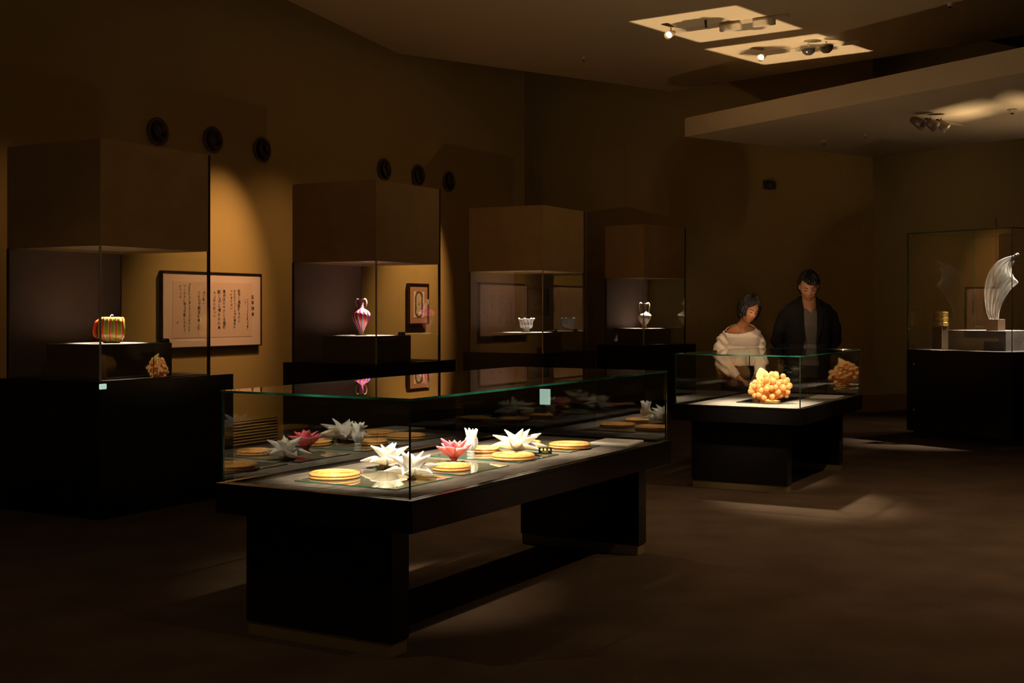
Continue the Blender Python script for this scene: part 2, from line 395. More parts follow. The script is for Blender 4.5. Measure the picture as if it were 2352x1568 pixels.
# upper floating ceiling
def c2(px, py, z): v = at(px, py, z); return Vector((v.x, v.y))
P660 = c2(660, 0, CEIL); P915 = c2(915, 123, CEIL); P1540 = c2(1540, 210, CEIL); P2352 = c2(2352, 80, CEIL)
e1 = (P660 - P915).normalized(); e2 = (P2352 - P1540).normalized()
up = [P915 + e1 * 20.5, P915, P1540, P1540 + e2 * 9, Vector((10.5, -4.8))]
structure(poly_slab('ceiling', up, CEIL, CEIL + .22, M_ceil))
# lower floating ceiling with its lit soffit edge
Q1 = c2(1573, 314, LOWC); Q2 = c2(2352, 166, LOWC); Q3 = c2(2005, 361, LOWC); Q4 = c2(2352, 317, LOWC)
d12 = (Q2 - Q1).normalized(); d34 = (Q4 - Q3).normalized()
lowp = [Q3, Q1, Q1 + d12 * 11, Q3 + d34 * 9]
structure(poly_slab('ceiling', lowp, LOWC, LOWC + .22, M_ceil))

# wall service panels high on the back wall
BDn = (CRN - WB).normalized(); BN = Vector((BDn.y, -BDn.x, 0))
def panel(name, corners, plane_p, plane_n, th, m, label, cat):
    pts = [atplane(x, y, plane_p, plane_n) + plane_n * .004 for x, y in corners]
    bm = bmesh.new()
    a = [bm.verts.new(p) for p in pts]; b = [bm.verts.new(p + plane_n * th) for p in pts]
    bm.faces.new(a); bm.faces.new(b)
    for i in range(4): bm.faces.new((a[i], a[(i + 1) % 4], b[(i + 1) % 4], b[i]))
    o = link(name, mesh(name, bm), m); return tag(o, label, cat) if label else o
panel('access_panel', [(1221, 304), (1436, 328), (1436, 466), (1221, 452)], WB, BN, .012, M_wall, 'flush ochre access panel high on back wall, nearer the long wall', 'panel')['group'] = 'access panels on the back wall'
panel('access_panel', [(1439, 328.3), (1636, 347), (1636, 480), (1439, 466.3)], WB, BN, .012, M_wall, 'flush ochre access panel high on back wall, to the right of its twin', 'panel')['group'] = 'access panels on the back wall'
dr = panel('door_1', [(2286, 500), (2420, 482), (2420, 1000), (2286, 985)], CRN, RN, .03, mat('brown_door', (.52, .34, .15), .7), None, None); structure(dr)

# low air grilles along the ochre wall
def grille(t0, t1, lab):
    g = thing('air_grille', lab, 'air grille', onwall(t0), math.atan2(AD.y, AD.x), 'low air grilles in the ochre wall')
    L = t1 - t0
    box('backing', 0, L, -.012, -.002, .03, .27, M_blackm, g, 0)
    box('frame', -.03, 0, -.03, 0, .02, .28, M_wall, g, .002)
    box('frame', L, L + .03, -.03, 0, .02, .28, M_wall, g, .002)
    for k in range(8):
        box('slat', 0, L, -.03, -.008, .038 + k * .03, .050 + k * .03, M_wall, g, .001)
grille(-3.4, .62, 'low slatted air grille in ochre wall between the first two tall cases')
grille(1.6, 4.28, 'low slatted air grille in ochre wall behind the second and third tall cases')

# round jet nozzles on the ochre wall
noz = [(358, 303, 'left-hand of three round nozzles above striped-jar case'), (485, 322, 'middle of three round nozzles above striped-jar case'),
       (598, 344, 'right-hand of three round nozzles above striped-jar case'), (879, 390, 'left-hand of three round nozzles above red vase case'),
       (957, 403, 'middle of three round nozzles above red vase case'), (1028, 417, 'right-hand of three round nozzles above red vase case')]
def ring_mesh():
    bm = bmesh.new(); lathe_bm(bm, [(.10, 0), (.125, 0), (.13, .012), (.118, .02), (.10, .012), (.095, 0)], 40); return mesh('nozzle_ring', bm, True)
def ball_mesh():
    bm = bmesh.new(); lathe_bm(bm, [(.0, .004), (.070, .004), (.094, .016), (.092, .03), (.078, .052), (.068, .05), (.06, .02), (.05, -.005), (.0, -.01)], 40); return mesh('nozzle_ball', bm, True)
RM, BMh = ring_mesh(), ball_mesh()
M_noz = mat('dark_nozzle', (.05, .034, .026), .4); M_nozring = mat('nozzle_collar', (.12, .075, .03), .5)
for i, (x, y, lab) in enumerate(noz):
    p = atplane(x, y, A0, AN) + AN * .022
    t = thing('air_nozzle', lab, 'air nozzle', p, 0, 'round air nozzles on the ochre wall')
    t.rotation_euler = AN.to_track_quat('Z', 'X').to_euler()
    link('collar', RM, M_nozring, t)
    b = link('jet_ball', BMh, M_noz, t); b.rotation_euler = ((.20, .26), (.06, .18), (.22, .2), (.18, .22), (.03, .18), (.15, .2))[i] + (0,)

# ------------------------------------------------------------------ glass pane helper
def pane(name, x0, x1, y0, y1, z0, z1, parent, axis, edge=M_edge):
    """box pane; the two big faces normal to `axis` clear, thin faces edge material"""
    bm = bmesh.new(); fs = box_bm(bm, x0, x1, y0, y1, z0, z1)
    bmesh.ops.recalc_face_normals(bm, faces=bm.faces)
    for f in bm.faces: f.material_index = 0 if abs(f.normal[axis]) > .5 else 1
    return link(name, mesh(name, bm), [M_glass, edge], parent)

def floor_table(name, label, F, yaw, a, b, zb, zt, l0, l1, l2, l3, bl0, bl1, board, th):
    t = thing(name, label, 'display table', (F[0], F[1], 0), yaw, 'low glass-covered display tables')
    g = .0095; o = .018
    box('table_top', -o, a + o, -o, b + o, zb - th, zb - .016, M_black, t, .002)
    for q in ((-o, a + o, -o, g), (-o, a + o, b - g, b + o), (-o, g, g, b - g), (a - g, a + o, g, b - g)): box('rim', *q, zb - .016, zb, M_black, t, .001)
    for (u0, u1) in ((l0, l1), (l2, l3)):
        box('leg', u0, u1, bl0, bl1, .058, zb - th, M_black, t, .003)
        box('kick_plate', u0 + .006, u1 - .006, bl0 + .008, bl1 - .008, 0, .058, M_kick, t, .001)
    box('inner_rail', g, a - g, g, b - g, zb - .016, zb - .012, M_rail, t, 0)
    box('display_board', .05, a - .05, .055, b - .055, zb - .012, zb - .008, board, t, .002)
    z1 = zb + .0045
    pane('glass_side', 0, a, 0, g, z1, zt - g, t, 1, M_edged)
    pane('glass_side', 0, a, b - g, b, z1, zt - g, t, 1, M_edgem)
    pane('glass_end', 0, g, g, b - g, z1, zt - g, t, 0, M_edged)
    pane('glass_end', a - g, a, g, b - g, z1, zt - g, t, 0, M_edgem)
    pane('glass_lid', -.002, a + .002, -.002, b + .002, zt - g, zt, t, 2)
    return t
TZ = .659
TF = (-.392, 4.79); TY = 1.045
floor_table('display_table', 'long black display table with low glass cover over glass water lilies', TF, TY, 2.524, .983, TZ, 1.0535, .088, .211, 2.477, 2.614 - .03, .1545, .925, M_board, .127)
SF = (2.156, 9.227); SY = 1.0555
floor_table('display_table', 'smaller black display table with glass cover in front of two visitors', SF, SY, 1.783, 1.003, .657, 1.052, .092, .215, 1.60, 1.722, .1315, .9025, M_boardw, .127)
def loc2w(F, yaw, x, y, z):
    c, s = math.cos(yaw), math.sin(yaw)
    return Vector((F[0] + x * c - y * s, F[1] + x * s + y * c, z))
def w2loc(F, yaw, p):
    c, s = math.cos(yaw), math.sin(yaw); dx, dy = p[0] - F[0], p[1] - F[1]
    return dx * c + dy * s, -dx * s + dy * c

# ------------------------------------------------------------------ tall cases
CASES = [dict(F=(-2.751, 8.255), yaw=1.0604, a=1.039, b=.927, a2=1.244, b2=1.0, n='striped jar'),
         dict(F=(-1.197, 10.887), yaw=1.0604, a=1.042, b=.941, a2=1.249, b2=.98, n='red and blue vase'),
         dict(F=(.337, 13.55), yaw=1.0604, a=1.039, b=.947, a2=1.255, b2=.965, n='blue fluted bowl'),
         dict(F=(1.77, 16.6), yaw=.80, a=.935, b=.674, a2=1.12, b2=.75, n='white two-handled vase')]
ZB, ZH, ZT = .914, 1.827, 2.545
labs = ['leftmost and nearest tall hooded glass case, striped green jar inside',
        'tall hooded glass case holding the red and blue striped vase',
        'tall hooded glass case holding the pale blue fluted bowl',
        'farthest tall hooded glass case, white two-handled vase inside']
for c, lab in zip(CASES, labs):
    t = thing('tall_display_case', lab, 'display case', (*c['F'], 0), c['yaw'], 'tall display cases along the ochre wall')
    a, b = c['a'], c['b']; g = .009
    box('base_cabinet', -.05, c['a2'], -.05, c['b2'] + .03, 0, ZB, M_black, t, .003)
    # hood: four outer panels and a recessed lit underside
    box('hood_panel', 0, a - .012, 0, .02, ZH, ZT, M_hood, t, .002)
    box('hood_panel', 0, .02, .02, b, ZH, ZT, M_hood, t, .002)
    box('hood_panel', a - .02, a, .02, b, ZH, ZT, M_hood, t, .002)
    box('hood_panel', .02, a - .02, b - .02, b, ZH, ZT, M_hood, t, .002)
    box('hood_top', .02, a - .02, .02, b - .02, ZT - .03, ZT - .005, M_hood, t, 0)
    box('hood_underside', .02, a - .02, .02, b - .02, ZH + .02, ZH + .035, M_hoodin, t, 0)
    box('corner_strip', a - .012, a + .006, -.004, .016, ZB, ZT - .005, M_dsteel, t, .001)
    box('corner_strip', -.006, .006, -.006, .006, ZB, ZH, M_steel, t, .001)
    box('corner_strip', -.004, .006, b - .012, b, ZB, ZH, M_dsteel, t, .001)
    pane('glass_pane', .006, a - .012, 0, g, ZB, ZH, t, 1, M_edged)
    pane('glass_pane', 0, g, .006, b - .012, ZB, ZH, t, 0, M_edged)
    pane('glass_pane', a - g, a, .016, b - .02, ZB, ZH, t, 0, M_edged)
    box('back_panel', .006, a - .004, b - .02, b, ZB, ZH, M_back, t, 0)
    box('inner_floor', .015, a - .015, .015, b - .025, ZB, ZB + .006, M_blackm, t, 0)

# blocks, objects inside
def px_of(p): return 1176 + FPX * p.x / p.y, HOR - FPX * (p.z - EYE) / p.y
blk = [dict(x=(.20, .82), y=(.16, .76), h=.235), dict(x=(.20, .80), y=(.17, .75), h=.235), dict(x=(.2, .80), y=(.17, .75), h=.215), dict(x=(.15, .76), y=(.13, .58), h=.215)]
blab = ['dark block carrying the green and orange striped jar', 'dark block carrying the red and blue striped vase',
        'dark block carrying the pale blue fluted bowl', 'dark block carrying the white two-handled vase']
CEN = []
for c, k, lab in zip(CASES, blk, blab):
    x0, x1 = k['x']; y0, y1 = k['y']; cx, cyy = (x0 + x1) / 2, (y0 + y1) / 2
    p = loc2w(c['F'], c['yaw'], cx, cyy, ZB + .007)
    t = thing('display_block', lab, 'block', p, c['yaw'], 'dark display blocks inside the tall cases')
    box('block_body', x0 - cx, x1 - cx, y0 - cyy, y1 - cyy, 0, k['h'] - .006, M_block, t, .002)
    box('block_cover', x0 - cx, x1 - cx, y0 - cyy, y1 - cyy, k['h'] - .006, k['h'], M_blocktop, t, .001)
    CEN.append((p, p.z + k['h']))
    spot('lamp_hood', loc2w(c['F'], c['yaw'], .52, c['b'] * .5, ZH + .015), (p.x, p.y, p.z), 0, 60)
for o in [o for o in bpy.data.objects if o.name.startswith('lamp_hood')]: bpy.data.objects.remove(o)
for c, (p, zt_), pw in zip(CASES, CEN, (320, 360, 400, 380)):
    spot('lamp_hood', loc2w(c['F'], c['yaw'], c['a'] * .58, c['b'] * .42, ZH + .012), (p.x, p.y, zt_), pw, 46, .8, (1, .82, .64), .02)
def objpos(i, px): # position on block at this column of the picture
    p, z = CEN[i]; return Vector(((px - 1176) / FPX * p.y, p.y, z))

# 1 striped square jar
M_jar = stripes_mat('jar_stripes', [((.80, .07, .015), 1.0), ((.75, .60, .35), .3), ((.26, .30, .02), 1.3), ((.50, .34, .05), .5), ((.80, .78, .40), .35)], 14)
bm = bmesh.new()
def sq(a, z): c, s = abs(math.cos(a)), abs(math.sin(a)); return (1 / (c ** 5 + s ** 5) ** (1 / 5)) * (1 + .012 * math.cos(24 * a))
prof = [(.03, 0), (.055, .002), (.075, .022), (.089, .048), (.094, .07), (.093, .11), (.090, .15), (.087, .178), (.081, .187), (.074, .188), (.070, .180), (.074, .12), (.07, .05), (.03, .015), (0, .012)]
lathe_bm(bm, prof, 96, sq)
p = objpos(0, 256); t = thing('striped_jar', 'square striped jar in green, orange and white glass', 'jar', p, .35)
link('jar_body', mesh('jar_body', bm, True), M_jar, t)
bm = bmesh.new(); tube_bm(bm, [(-.082, .02, .165), (-.10, .025, .15), (-.112, .03, .12), (-.116, .03, .08), (-.108, .028, .052), (-.088, .02, .04)], [.012, .013, .014, .014, .013, .01], 12)
link('handle', mesh('handle', bm, True), mat('orange_glass', (.90, .09, .015), .12, sss=.2), t)
bm = bmesh.new(); tube_bm(bm, [(-.005, .05, .18), (-.004, .05, .196), (.006, .05, .204), (.014, .05, .199)], .0035, 8)
link('curl', mesh('curl', bm, True), M_white, t)

# 2 amphora
def flute(n, d): return lambda a, z: 1 + d * math.cos(n * a)
def amphora(name, label, p, prof, m, s, hp, hr, hm, footm, nf, cat='vase', foot=None):
    t = thing(name, label, cat, p, .15)
    bm = bmesh.new(); lathe_bm(bm, prof, 96, flute(nf, .018)); link('vase_body', mesh('vase_body', bm, True), m, t)
    bm = bmesh.new(); lathe_bm(bm, foot, 48); link('foot', mesh('foot', bm, True), footm, t)
    for sgn in (1, -1):
        bm = bmesh.new(); pts = []
        ctl = [Vector((sgn * x, 0, z)) for x, z in hp]
        for i in range(len(ctl) - 1):
            for k in range(6): pts.append(ctl[i].lerp(ctl[i + 1], k / 6))
        pts.append(ctl[-1])
        rad = [hr * (1.25 if (j % 2) else .95) for j in range(len(pts))]
        tube_bm(bm, pts, rad, 10); link('handle', mesh('handle', bm, True), hm, t)
    return t
M_vase = stripes_mat('vase_stripes', [((.62, .025, .015), 1.0), ((.06, .03, .42), .6), ((.80, .72, .66), .6), ((.55, .12, .10), .35)], 13, .1, 2.0)
M_cream = mat('cream_glass', (.88, .74, .48), .15, sss=.2)
prof2 = [(.018, .030), (.026, .042), (.042, .075), (.060, .108), (.076, .145), (.084, .175), (.085, .195), (.079, .215), (.062, .232), (.038, .245), (.027, .258), (.024, .285), (.025, .315), (.030, .335), (.033, .338), (.029, .332), (.02, .28), (.015, .25)]
foot2 = [(.0, 0), (.054, 0), (.056, .005), (.048, .011), (.028, .016), (.024, .022), (.027, .028), (.024, .034), (.0, .034)]
p = objpos(1, 829.5)
amphora('striped_amphora', 'red, blue and white striped glass vase with two ribbed handles', p, prof2, M_vase, 1, [(.026, .335), (.036, .340), (.047, .325), (.049, .300), (.045, .275), (.034, .255), (.036, .240)], .0065, M_cream, M_cream, 13, foot=foot2)
# 3 bowl
M_bowl = stripes_mat('bowl_stripes', [((.55, .60, .64), 1.0), ((.05, .08, .30), .5), ((.38, .48, .56), .7), ((.50, .54, .40), .4)], 12, .12, 3.0)
bm = bmesh.new()
profb = [(.02, .036), (.045, .040), (.066, .055), (.077, .075), (.078, .095), (.079, .115), (.087, .135), (.100, .152), (.097, .152), (.082, .132), (.072, .112), (.070, .08), (.055, .055), (.02, .045), (0, .044)]
lathe_bm(bm, profb, 96, lambda a, z: 1 + (.03 + .25 * max(0, z - .11)) * math.cos(8 * a))
p = objpos(2, 1209); t = thing('fluted_bowl', 'small flared fluted bowl in blue and white glass', 'bowl', p, .3)
link('bowl_body', mesh('bowl_body', bm, True), M_bowl, t)
bm = bmesh.new(); lathe_bm(bm, [(0, 0), (.056, 0), (.059, .006), (.048, .014), (.030, .019), (.028, .026), (.032, .031), (.028, .037), (0, .038)], 48); link('foot', mesh('foot', bm, True), M_cream, t)
for a in (0.6, 2.4, 4.2, 5.6):
    bm = bmesh.new(); sphere_bm(bm, (.093 * math.cos(a), .093 * math.sin(a), .154), .011); link('rim_knob', mesh('rim_knob', bm, True), M_cream, t)
# 4 white amphora
M_vase4 = stripes_mat('white_vase_stripes', [((.62, .58, .52), 1.0), ((.36, .24, .04), .4), ((.55, .48, .42), .6), ((.12, .07, .12), .35)], 15, .12, 1.2)
prof4 = [(.020, .045), (.03, .050), (.048, .070), (.072, .105), (.088, .135), (.095, .165), (.092, .185), (.08, .200), (.058, .212), (.034, .225), (.026, .25), (.023, .285), (.026, .31), (.038, .330), (.044, .343), (.040, .343), (.03, .32), (.018, .28), (.015, .25)]
foot4 = [(.0, 0), (.062, 0), (.064, .006), (.058, .014), (.032, .018), (.030, .03), (.034, .036), (.030, .044), (0, .048)]
p = objpos(3, 1480)
amphora('white_amphora', 'white glass vase with two tall upright handles and gold foot', p, prof4, M_vase4, 1, [(.036, .328), (.046, .352), (.058, .350), (.070, .330), (.071, .29), (.067, .25), (.060, .215), (.066, .205)], .0088, M_cream, mat('gold_foot', (.80, .52, .2), .15), 15, foot=foot4)

# name cards on blocks
def name_card(px, Y, z, rz, label, s=1.0, txt=None, group='small black name cards'):
    p = Vector(((px - 1176) / FPX * Y, Y, z))
    t = thing('name_card', label, 'name card', p, rz, group)
    bm = bmesh.new(); w_, h_ = .032 * s, .03 * s
    vs = [(-w_, 0, 0), (w_, 0, 0), (w_, .03 * s, 0), (-w_, .03 * s, 0), (-w_, .014 * s, h_), (w_, .014 * s, h_)]
    v = [bm.verts.new(q) for q in vs]
    for f in ((0, 1, 2, 3), (0, 1, 5, 4), (2, 3, 4, 5), (0, 3, 4), (1, 2, 5)): bm.faces.new([v[i] for i in f])
    link('card', mesh('card', bm), M_card, t)
    for k in range(2):
        box('print_line', -w_ * .7, w_ * (.5 - .3 * k), -.0006, .0, 0, .0022 * s, M_gold, t, 0, loc=(0, (.0045 + .005 * k) * s, (.019 - .009 * k) * s))
    return t
def card_at(i, x, y, lab):
    c = CASES[i]; q = loc2w(c['F'], c['yaw'], x, y, CEN[i][1]); name_card(*(px_of(q)[0], q.y, q.z), -.2, lab, 1.0)
card_at(0, .78, .20, 'black name card on block beside striped jar')
card_at(1, .74, .24, 'black name card on block beside red and blue vase')
card_at(2, .74, .24, 'black name card on block beside blue fluted bowl')
card_at(3, .70, .20, 'black name card on block beside white two-handled vase')

# exit-sign reflections on two cabinet fronts, imitated by small glowing pale-green boxes
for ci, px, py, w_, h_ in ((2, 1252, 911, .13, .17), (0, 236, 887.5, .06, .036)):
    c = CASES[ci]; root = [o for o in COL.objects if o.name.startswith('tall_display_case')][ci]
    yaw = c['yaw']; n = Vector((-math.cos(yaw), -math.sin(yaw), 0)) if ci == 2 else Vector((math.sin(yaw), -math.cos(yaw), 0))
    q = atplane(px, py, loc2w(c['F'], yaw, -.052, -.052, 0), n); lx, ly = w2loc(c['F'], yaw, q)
    if ci == 2: box('sign_reflection', lx - .006, lx + .004, ly - w_ / 2, ly + w_ / 2, q.z - h_ / 2, q.z + h_ / 2, M_green, root, .003)
    else: box('sign_reflection', lx - w_ / 2, lx + w_ / 2, ly - .006, ly + .004, q.z - h_ / 2, q.z + h_ / 2, M_green, root, .003)

# ------------------------------------------------------------------ framed works on the ochre wall
ARZ = math.atan2(AD.y, AD.x)
def frame_thing(name, label, corners, depth, fw, mf, group='framed works on the ochre wall'):
    (xl, yt), (xr, yb) = corners
    tl = atplane(xl, yt, A0 + AN * depth, AN); r = atplane(xr, yb, A0 + AN * depth, AN)
    c = (tl + r) / 2; wv = (r - tl).dot(AD); h = tl.z - r.z
    t = thing(name, label, 'framed picture', (c.x - AN.x * depth, c.y - AN.y * depth, c.z), ARZ, group)
    # local x along the wall, -y toward the room
    for x0, x1, z0, z1 in ((-wv / 2, wv / 2, h / 2 - fw, h / 2), (-wv / 2, wv / 2, -h / 2, -h / 2 + fw), (-wv / 2, -wv / 2 + fw, -h / 2 + fw, h / 2 - fw), (wv / 2 - fw, wv / 2, -h / 2 + fw, h / 2 - fw)):
        box('frame_bar', x0, x1, -depth, -.003, z0, z1, mf, t, .002)
    return t, wv, h
t, wv, hh = frame_thing('framed_calligraphy', 'wide framed sheet of brushed Japanese writing in vertical columns', ((373, 620.5), (602, 793)), .045, .012, M_frame1)
box('mount', -wv / 2 + .01, wv / 2 - .01, -.032, -.022, -hh / 2 + .01, hh / 2 - .01, M_mount, t, 0)
sw, sh = wv * .80, hh * .74
box('paper', -sw / 2, sw / 2, -.034, -.030, -sh / 2, sh / 2, mat('calligraphy_paper', (.74, .54, .42), .85), t, .0015)
def add_text(bm, s, size, x, z, y=-.0349, hor=False):
    cu = bpy.data.curves.new('txt', 'FONT'); cu.body = s; cu.size = size; cu.align_x = 'CENTER'; cu.align_y = 'CENTER'; cu.resolution_u = 2
    cu.offset = size * .012
    o = bpy.data.objects.new('txt', cu); COL.objects.link(o)
    dg = bpy.context.evaluated_depsgraph_get(); me = bpy.data.meshes.new_from_object(o.evaluated_get(dg))
    M = Matrix.Translation((x, y, z)) @ Matrix.Rotation(PI / 2, 4, 'X')
    me.transform(M); bm.from_mesh(me)
    bpy.data.objects.remove(o); bpy.data.curves.remove(cu); bpy.data.meshes.remove(me)
specs = [(581, 676, 728, 1.7, '愛年詩館'), (569, 685, 758, 1.0, 'かるすりこうする新作海龍に'), (563, 686, 700, 1.0, 'ついて'),
         (549, 664, 742, 1.5, '由字と器器するのに'), (539, 665, 755, 1.25, 'からのりつくる作の様相は'), (531, 665, 712, .95, 'つれまでない'),
         (515, 665, 756, 1.35, '蓮的はのサクこる扇棋'), (504, 666, 758, 1.35, '朝しのに煌るみの島'), (493, 668, 730, 1.0, '水上日の出いい'),
         (479, 668, 762, 1.2, 'に咲いたる笑'), (468, 668, 700, .95, 'めと思い'), (457, 668, 758, 1.2, 'くるらで勲湿を楽しむ'),
         (435, 650, 762, 1.3, 'かる池は心と体とたっぷり来ている'), (424, 652, 762, 1.1, 'いくともに想は廃僕に生きて'), (414, 654, 686, 1.0, 'みている')]
for (px, y0, y1, s, txt) in specs:
    a = atplane(px, y0, A0 + AN * .035, AN); b = atplane(px, y1, A0 + AN * .035, AN)
    lx = (a - t.location).dot(AD); za, zb_ = a.z - t.location.z, b.z - t.location.z
    n = len(txt); step = (za - zb_) / n
    for k, ch in enumerate(txt):
        wmesh = bmesh.new(); add_text(wmesh, ch, min(step * .92, .040) * (1 if s < 1.2 else 1.10) * random.uniform(.85, 1.1), lx + random.uniform(-.006, .006), za - step * (k + .5))
        link('brush_character', mesh('brush_character', wmesh), M_ink, t)
a = atplane(408, 741, A0 + AN * .035, AN)
box('red_seal', -.008, .008, -.0352, -.0345, -.01, .01, M_seal, t, 0, loc=((a - t.location).dot(AD), 0, a.z - t.location.z))

t, wv, hh = frame_thing('framed_ink_painting', 'small mahogany-framed ink painting of an arch, right of red vase', ((941, 650), (986, 744)), .05, .014, M_frame2)
box('mount', -wv / 2 + .01, wv / 2 - .01, -.032, -.022, -hh / 2 + .01, hh / 2 - .01, M_mount2, t, 0)
def arch_mat():
    m, nt, b = nodes('ink_arch_painting')
    tc = N(nt, 'ShaderNodeTexCoord'); sp = N(nt, 'ShaderNodeSeparateXYZ'); nt.links.new(tc.outputs['Object'], sp.inputs[0])
    no = N(nt, 'ShaderNodeTexNoise'); no.inputs['Scale'].default_value = 22; no.inputs['Detail'].default_value = 6; nt.links.new(tc.outputs['Object'], no.inputs['Vector'])
    def math_(op, a, b_=None, c=None):
        n = N(nt, 'ShaderNodeMath', operation=op)
        for i, q in enumerate((a, b_, c)):
            if q is None: continue
            if isinstance(q, (int, float)): n.inputs[i].default_value = q
            else: nt.links.new(q, n.inputs[i])
        return n.outputs[0]
    x = math_('ABSOLUTE', sp.outputs['X']); z = sp.outputs['Z']
    zz = math_('MAXIMUM', math_('SUBTRACT', math_('ABSOLUTE', z), .085), 0)
    d = math_('SQRT', math_('ADD', math_('MULTIPLY', x, x), math_('MULTIPLY', zz, zz)))
    dn = math_('MULTIPLY_ADD', math_('SUBTRACT', no.outputs[0], .5), .045, d)
    r = N(nt, 'ShaderNodeValToRGB'); cr = r.color_ramp
    stops = [(0, (.62, .50, .34)), (.20, (.66, .56, .42)), (.335, (.60, .46, .28)), (.365, (.07, .05, .035)), (.5, (.10, .075, .05)), (.56, (.30, .22, .14)), (.60, (.80, .68, .52)), (1, (.82, .70, .54))]
    cr.elements[0].position = 0; cr.elements[0].color = (*stops[0][1], 1); cr.elements[1].position = 1; cr.elements[1].color = (*stops[-1][1], 1)
    for pos, c in stops[1:-1]: e = cr.elements.new(pos); e.color = (*c, 1)
    nt.links.new(math_('MULTIPLY', dn, 6.5), r.inputs[0]); nt.links.new(r.outputs[0], b.inputs['Base Color']); b.inputs['Roughness'].default_value = .85
    return m
a = atplane(950, 669, A0 + AN * .035, AN); b = atplane(974.5, 729, A0 + AN * .035, AN)
ax, bx = (a - t.location).dot(AD), (b - t.location).dot(AD)
pw_ = bx - ax
box('painted_sheet', -pw_ / 2, pw_ / 2, -.0345, -.031, -(a.z - b.z) / 2, (a.z - b.z) / 2, arch_mat(), t, 0, loc=((ax + bx) / 2, 0, (a.z + b.z) / 2 - t.location.z))
bm = bmesh.new(); tube_bm(bm, [(0, -.0352, -.01), (0, -.0352, .0), (0, -.0352, .03)], [.006, .009, .002], 6, .4)
link('painted_tower', mesh('painted_tower', bm), M_ink, t).location = ((ax + bx) / 2, 0, (a.z + b.z) / 2 - t.location.z)
t, wv, hh = frame_thing('framed_drawing', 'dim dark-framed drawing on wall behind the fluted bowl case', ((1210, 662), (1261, 724)), .05, .022, M_frame2)
box('mount', -wv / 2 + .01, wv / 2 - .01, -.032, -.022, -hh / 2 + .01, hh / 2 - .01, mat('brown_mount', (.20, .11, .06), .85), t, 0)
box('drawn_sheet', -wv * .3, wv * .3, -.0345, -.030, -hh * .27, hh * .27, mat('drawn_sheet', (.30, .22, .15), .85, col2=(.12, .085, .05), scale=9), t, 0)

# picture lights on the ochre wall
def wall_lamp(px, py, power, cone, sh_t=1.0, off=1.5, z=4.2, color=WALLC, bl=.8):
    q = atplane(px, py, A0, AN)
    spot('lamp_picture', q + AD * sh_t + AN * off + Vector((0, 0, z - q.z)), q, power, cone, bl, color, .04)
wall_lamp(468, 712, 330, 46, .55, 1.35, 3.9, bl=1)
wall_lamp(945, 690, 460, 42, .5, 1.3, 3.9, bl=1)
wall_lamp(1365, 730, 130, 36, .3, 1.2, 3.9, bl=1)
wall_lamp(600, 830, 70, 60, .5, 1.6, 3.9, bl=1)
wall_lamp(-30, 760, 30, 50, .5, 1.5, 3.9, bl=1)

# ------------------------------------------------------------------ things on the long table
ZBD = TZ - .008
ZPL = ZBD + .0065
def plate(Lp, Fp, Rp, label):
    L, F, R = at(*Lp, ZPL), at(*Fp, ZPL), at(*Rp, ZPL)
    xa, ya = w2loc(TF, TY, F); xl, yl = w2loc(TF, TY, L); xr, yr = w2loc(TF, TY, R)
    lb = yl - ya; la = xr - xa
    o = thing('glass_plate', label, 'glass plate', loc2w(TF, TY, xa, ya, ZBD + .0005), TY, 'mirror-like glass plates on the long table')
    bm = bmesh.new(); box_bm(bm, 0, la, 0, lb, 0, .0055); bmesh.ops.recalc_face_normals(bm, faces=bm.faces)
    for f in bm.faces: f.material_index = 0 if abs(f.normal.z) > .5 else 1
    link('plate', mesh('plate', bm), [M_plate, M_edge], o)
    return xa, la, ya, lb
PLD = [plate((676, 1102), (910, 1123), (1038, 1095), 'glass plate nearest the camera on long table, one large amber pad'),
       plate((837, 1073), (1064, 1090), (1169, 1067), 'second glass plate from the near end, under pink lotus'),
       plate((985, 1046), (1195, 1061), (1286, 1042), 'third glass plate from the near end, under widest white lotus'),
       plate((1130, 1024), (1309, 1037), (1374, 1021.7), 'glass plate farthest along the long table, beside white booklet')]

def petal_mesh(L, W, th, curl, cup):
    bm = bmesh.new(); nu, nv = 7, 9; g = []
    for j in range(nv):
        v = j / (nv - 1)
        wd = W * 1.3 * math.sin(PI * min(1, v * .94 + .06) ** .84) ** 1.0 * (1 - .22 * v ** 2) + W * .02
        row = []
        for i in range(nu):
            u = (i / (nu - 1) - .5) * 2
            x = u * wd / 2
            z = cup * (u * u) * wd * .9 + curl * (v * v) * L * .0
            row.append((x, v * L, z + curl * L * (v ** 2.4)))
        g.append(row)
    top = [[bm.verts.new(p) for p in r] for r in g]
    bot = [[bm.verts.new((p[0] * .96, p[1], p[2] - th * (1 - .5 * abs((i / (nu - 1) - .5) * 2)))) for i, p in enumerate(r)] for r in g]
    for j in range(nv - 1):
        for i in range(nu - 1):
            bm.faces.new((top[j][i], top[j][i + 1], top[j + 1][i + 1], top[j + 1][i]))
            bm.faces.new((bot[j][i], bot[j + 1][i], bot[j + 1][i + 1], bot[j][i + 1]))
        bm.faces.new((top[j][0], top[j + 1][0], bot[j + 1][0], bot[j][0])); bm.faces.new((top[j][-1], bot[j][-1], bot[j + 1][-1], top[j + 1][-1]))
    for i in range(nu - 1):
        bm.faces.new((top[0][i], bot[0][i], bot[0][i + 1], top[0][i + 1])); bm.faces.new((top[-1][i], top[-1][i + 1], bot[-1][i + 1], bot[-1][i]))
    me = mesh('petal', bm, True); return me
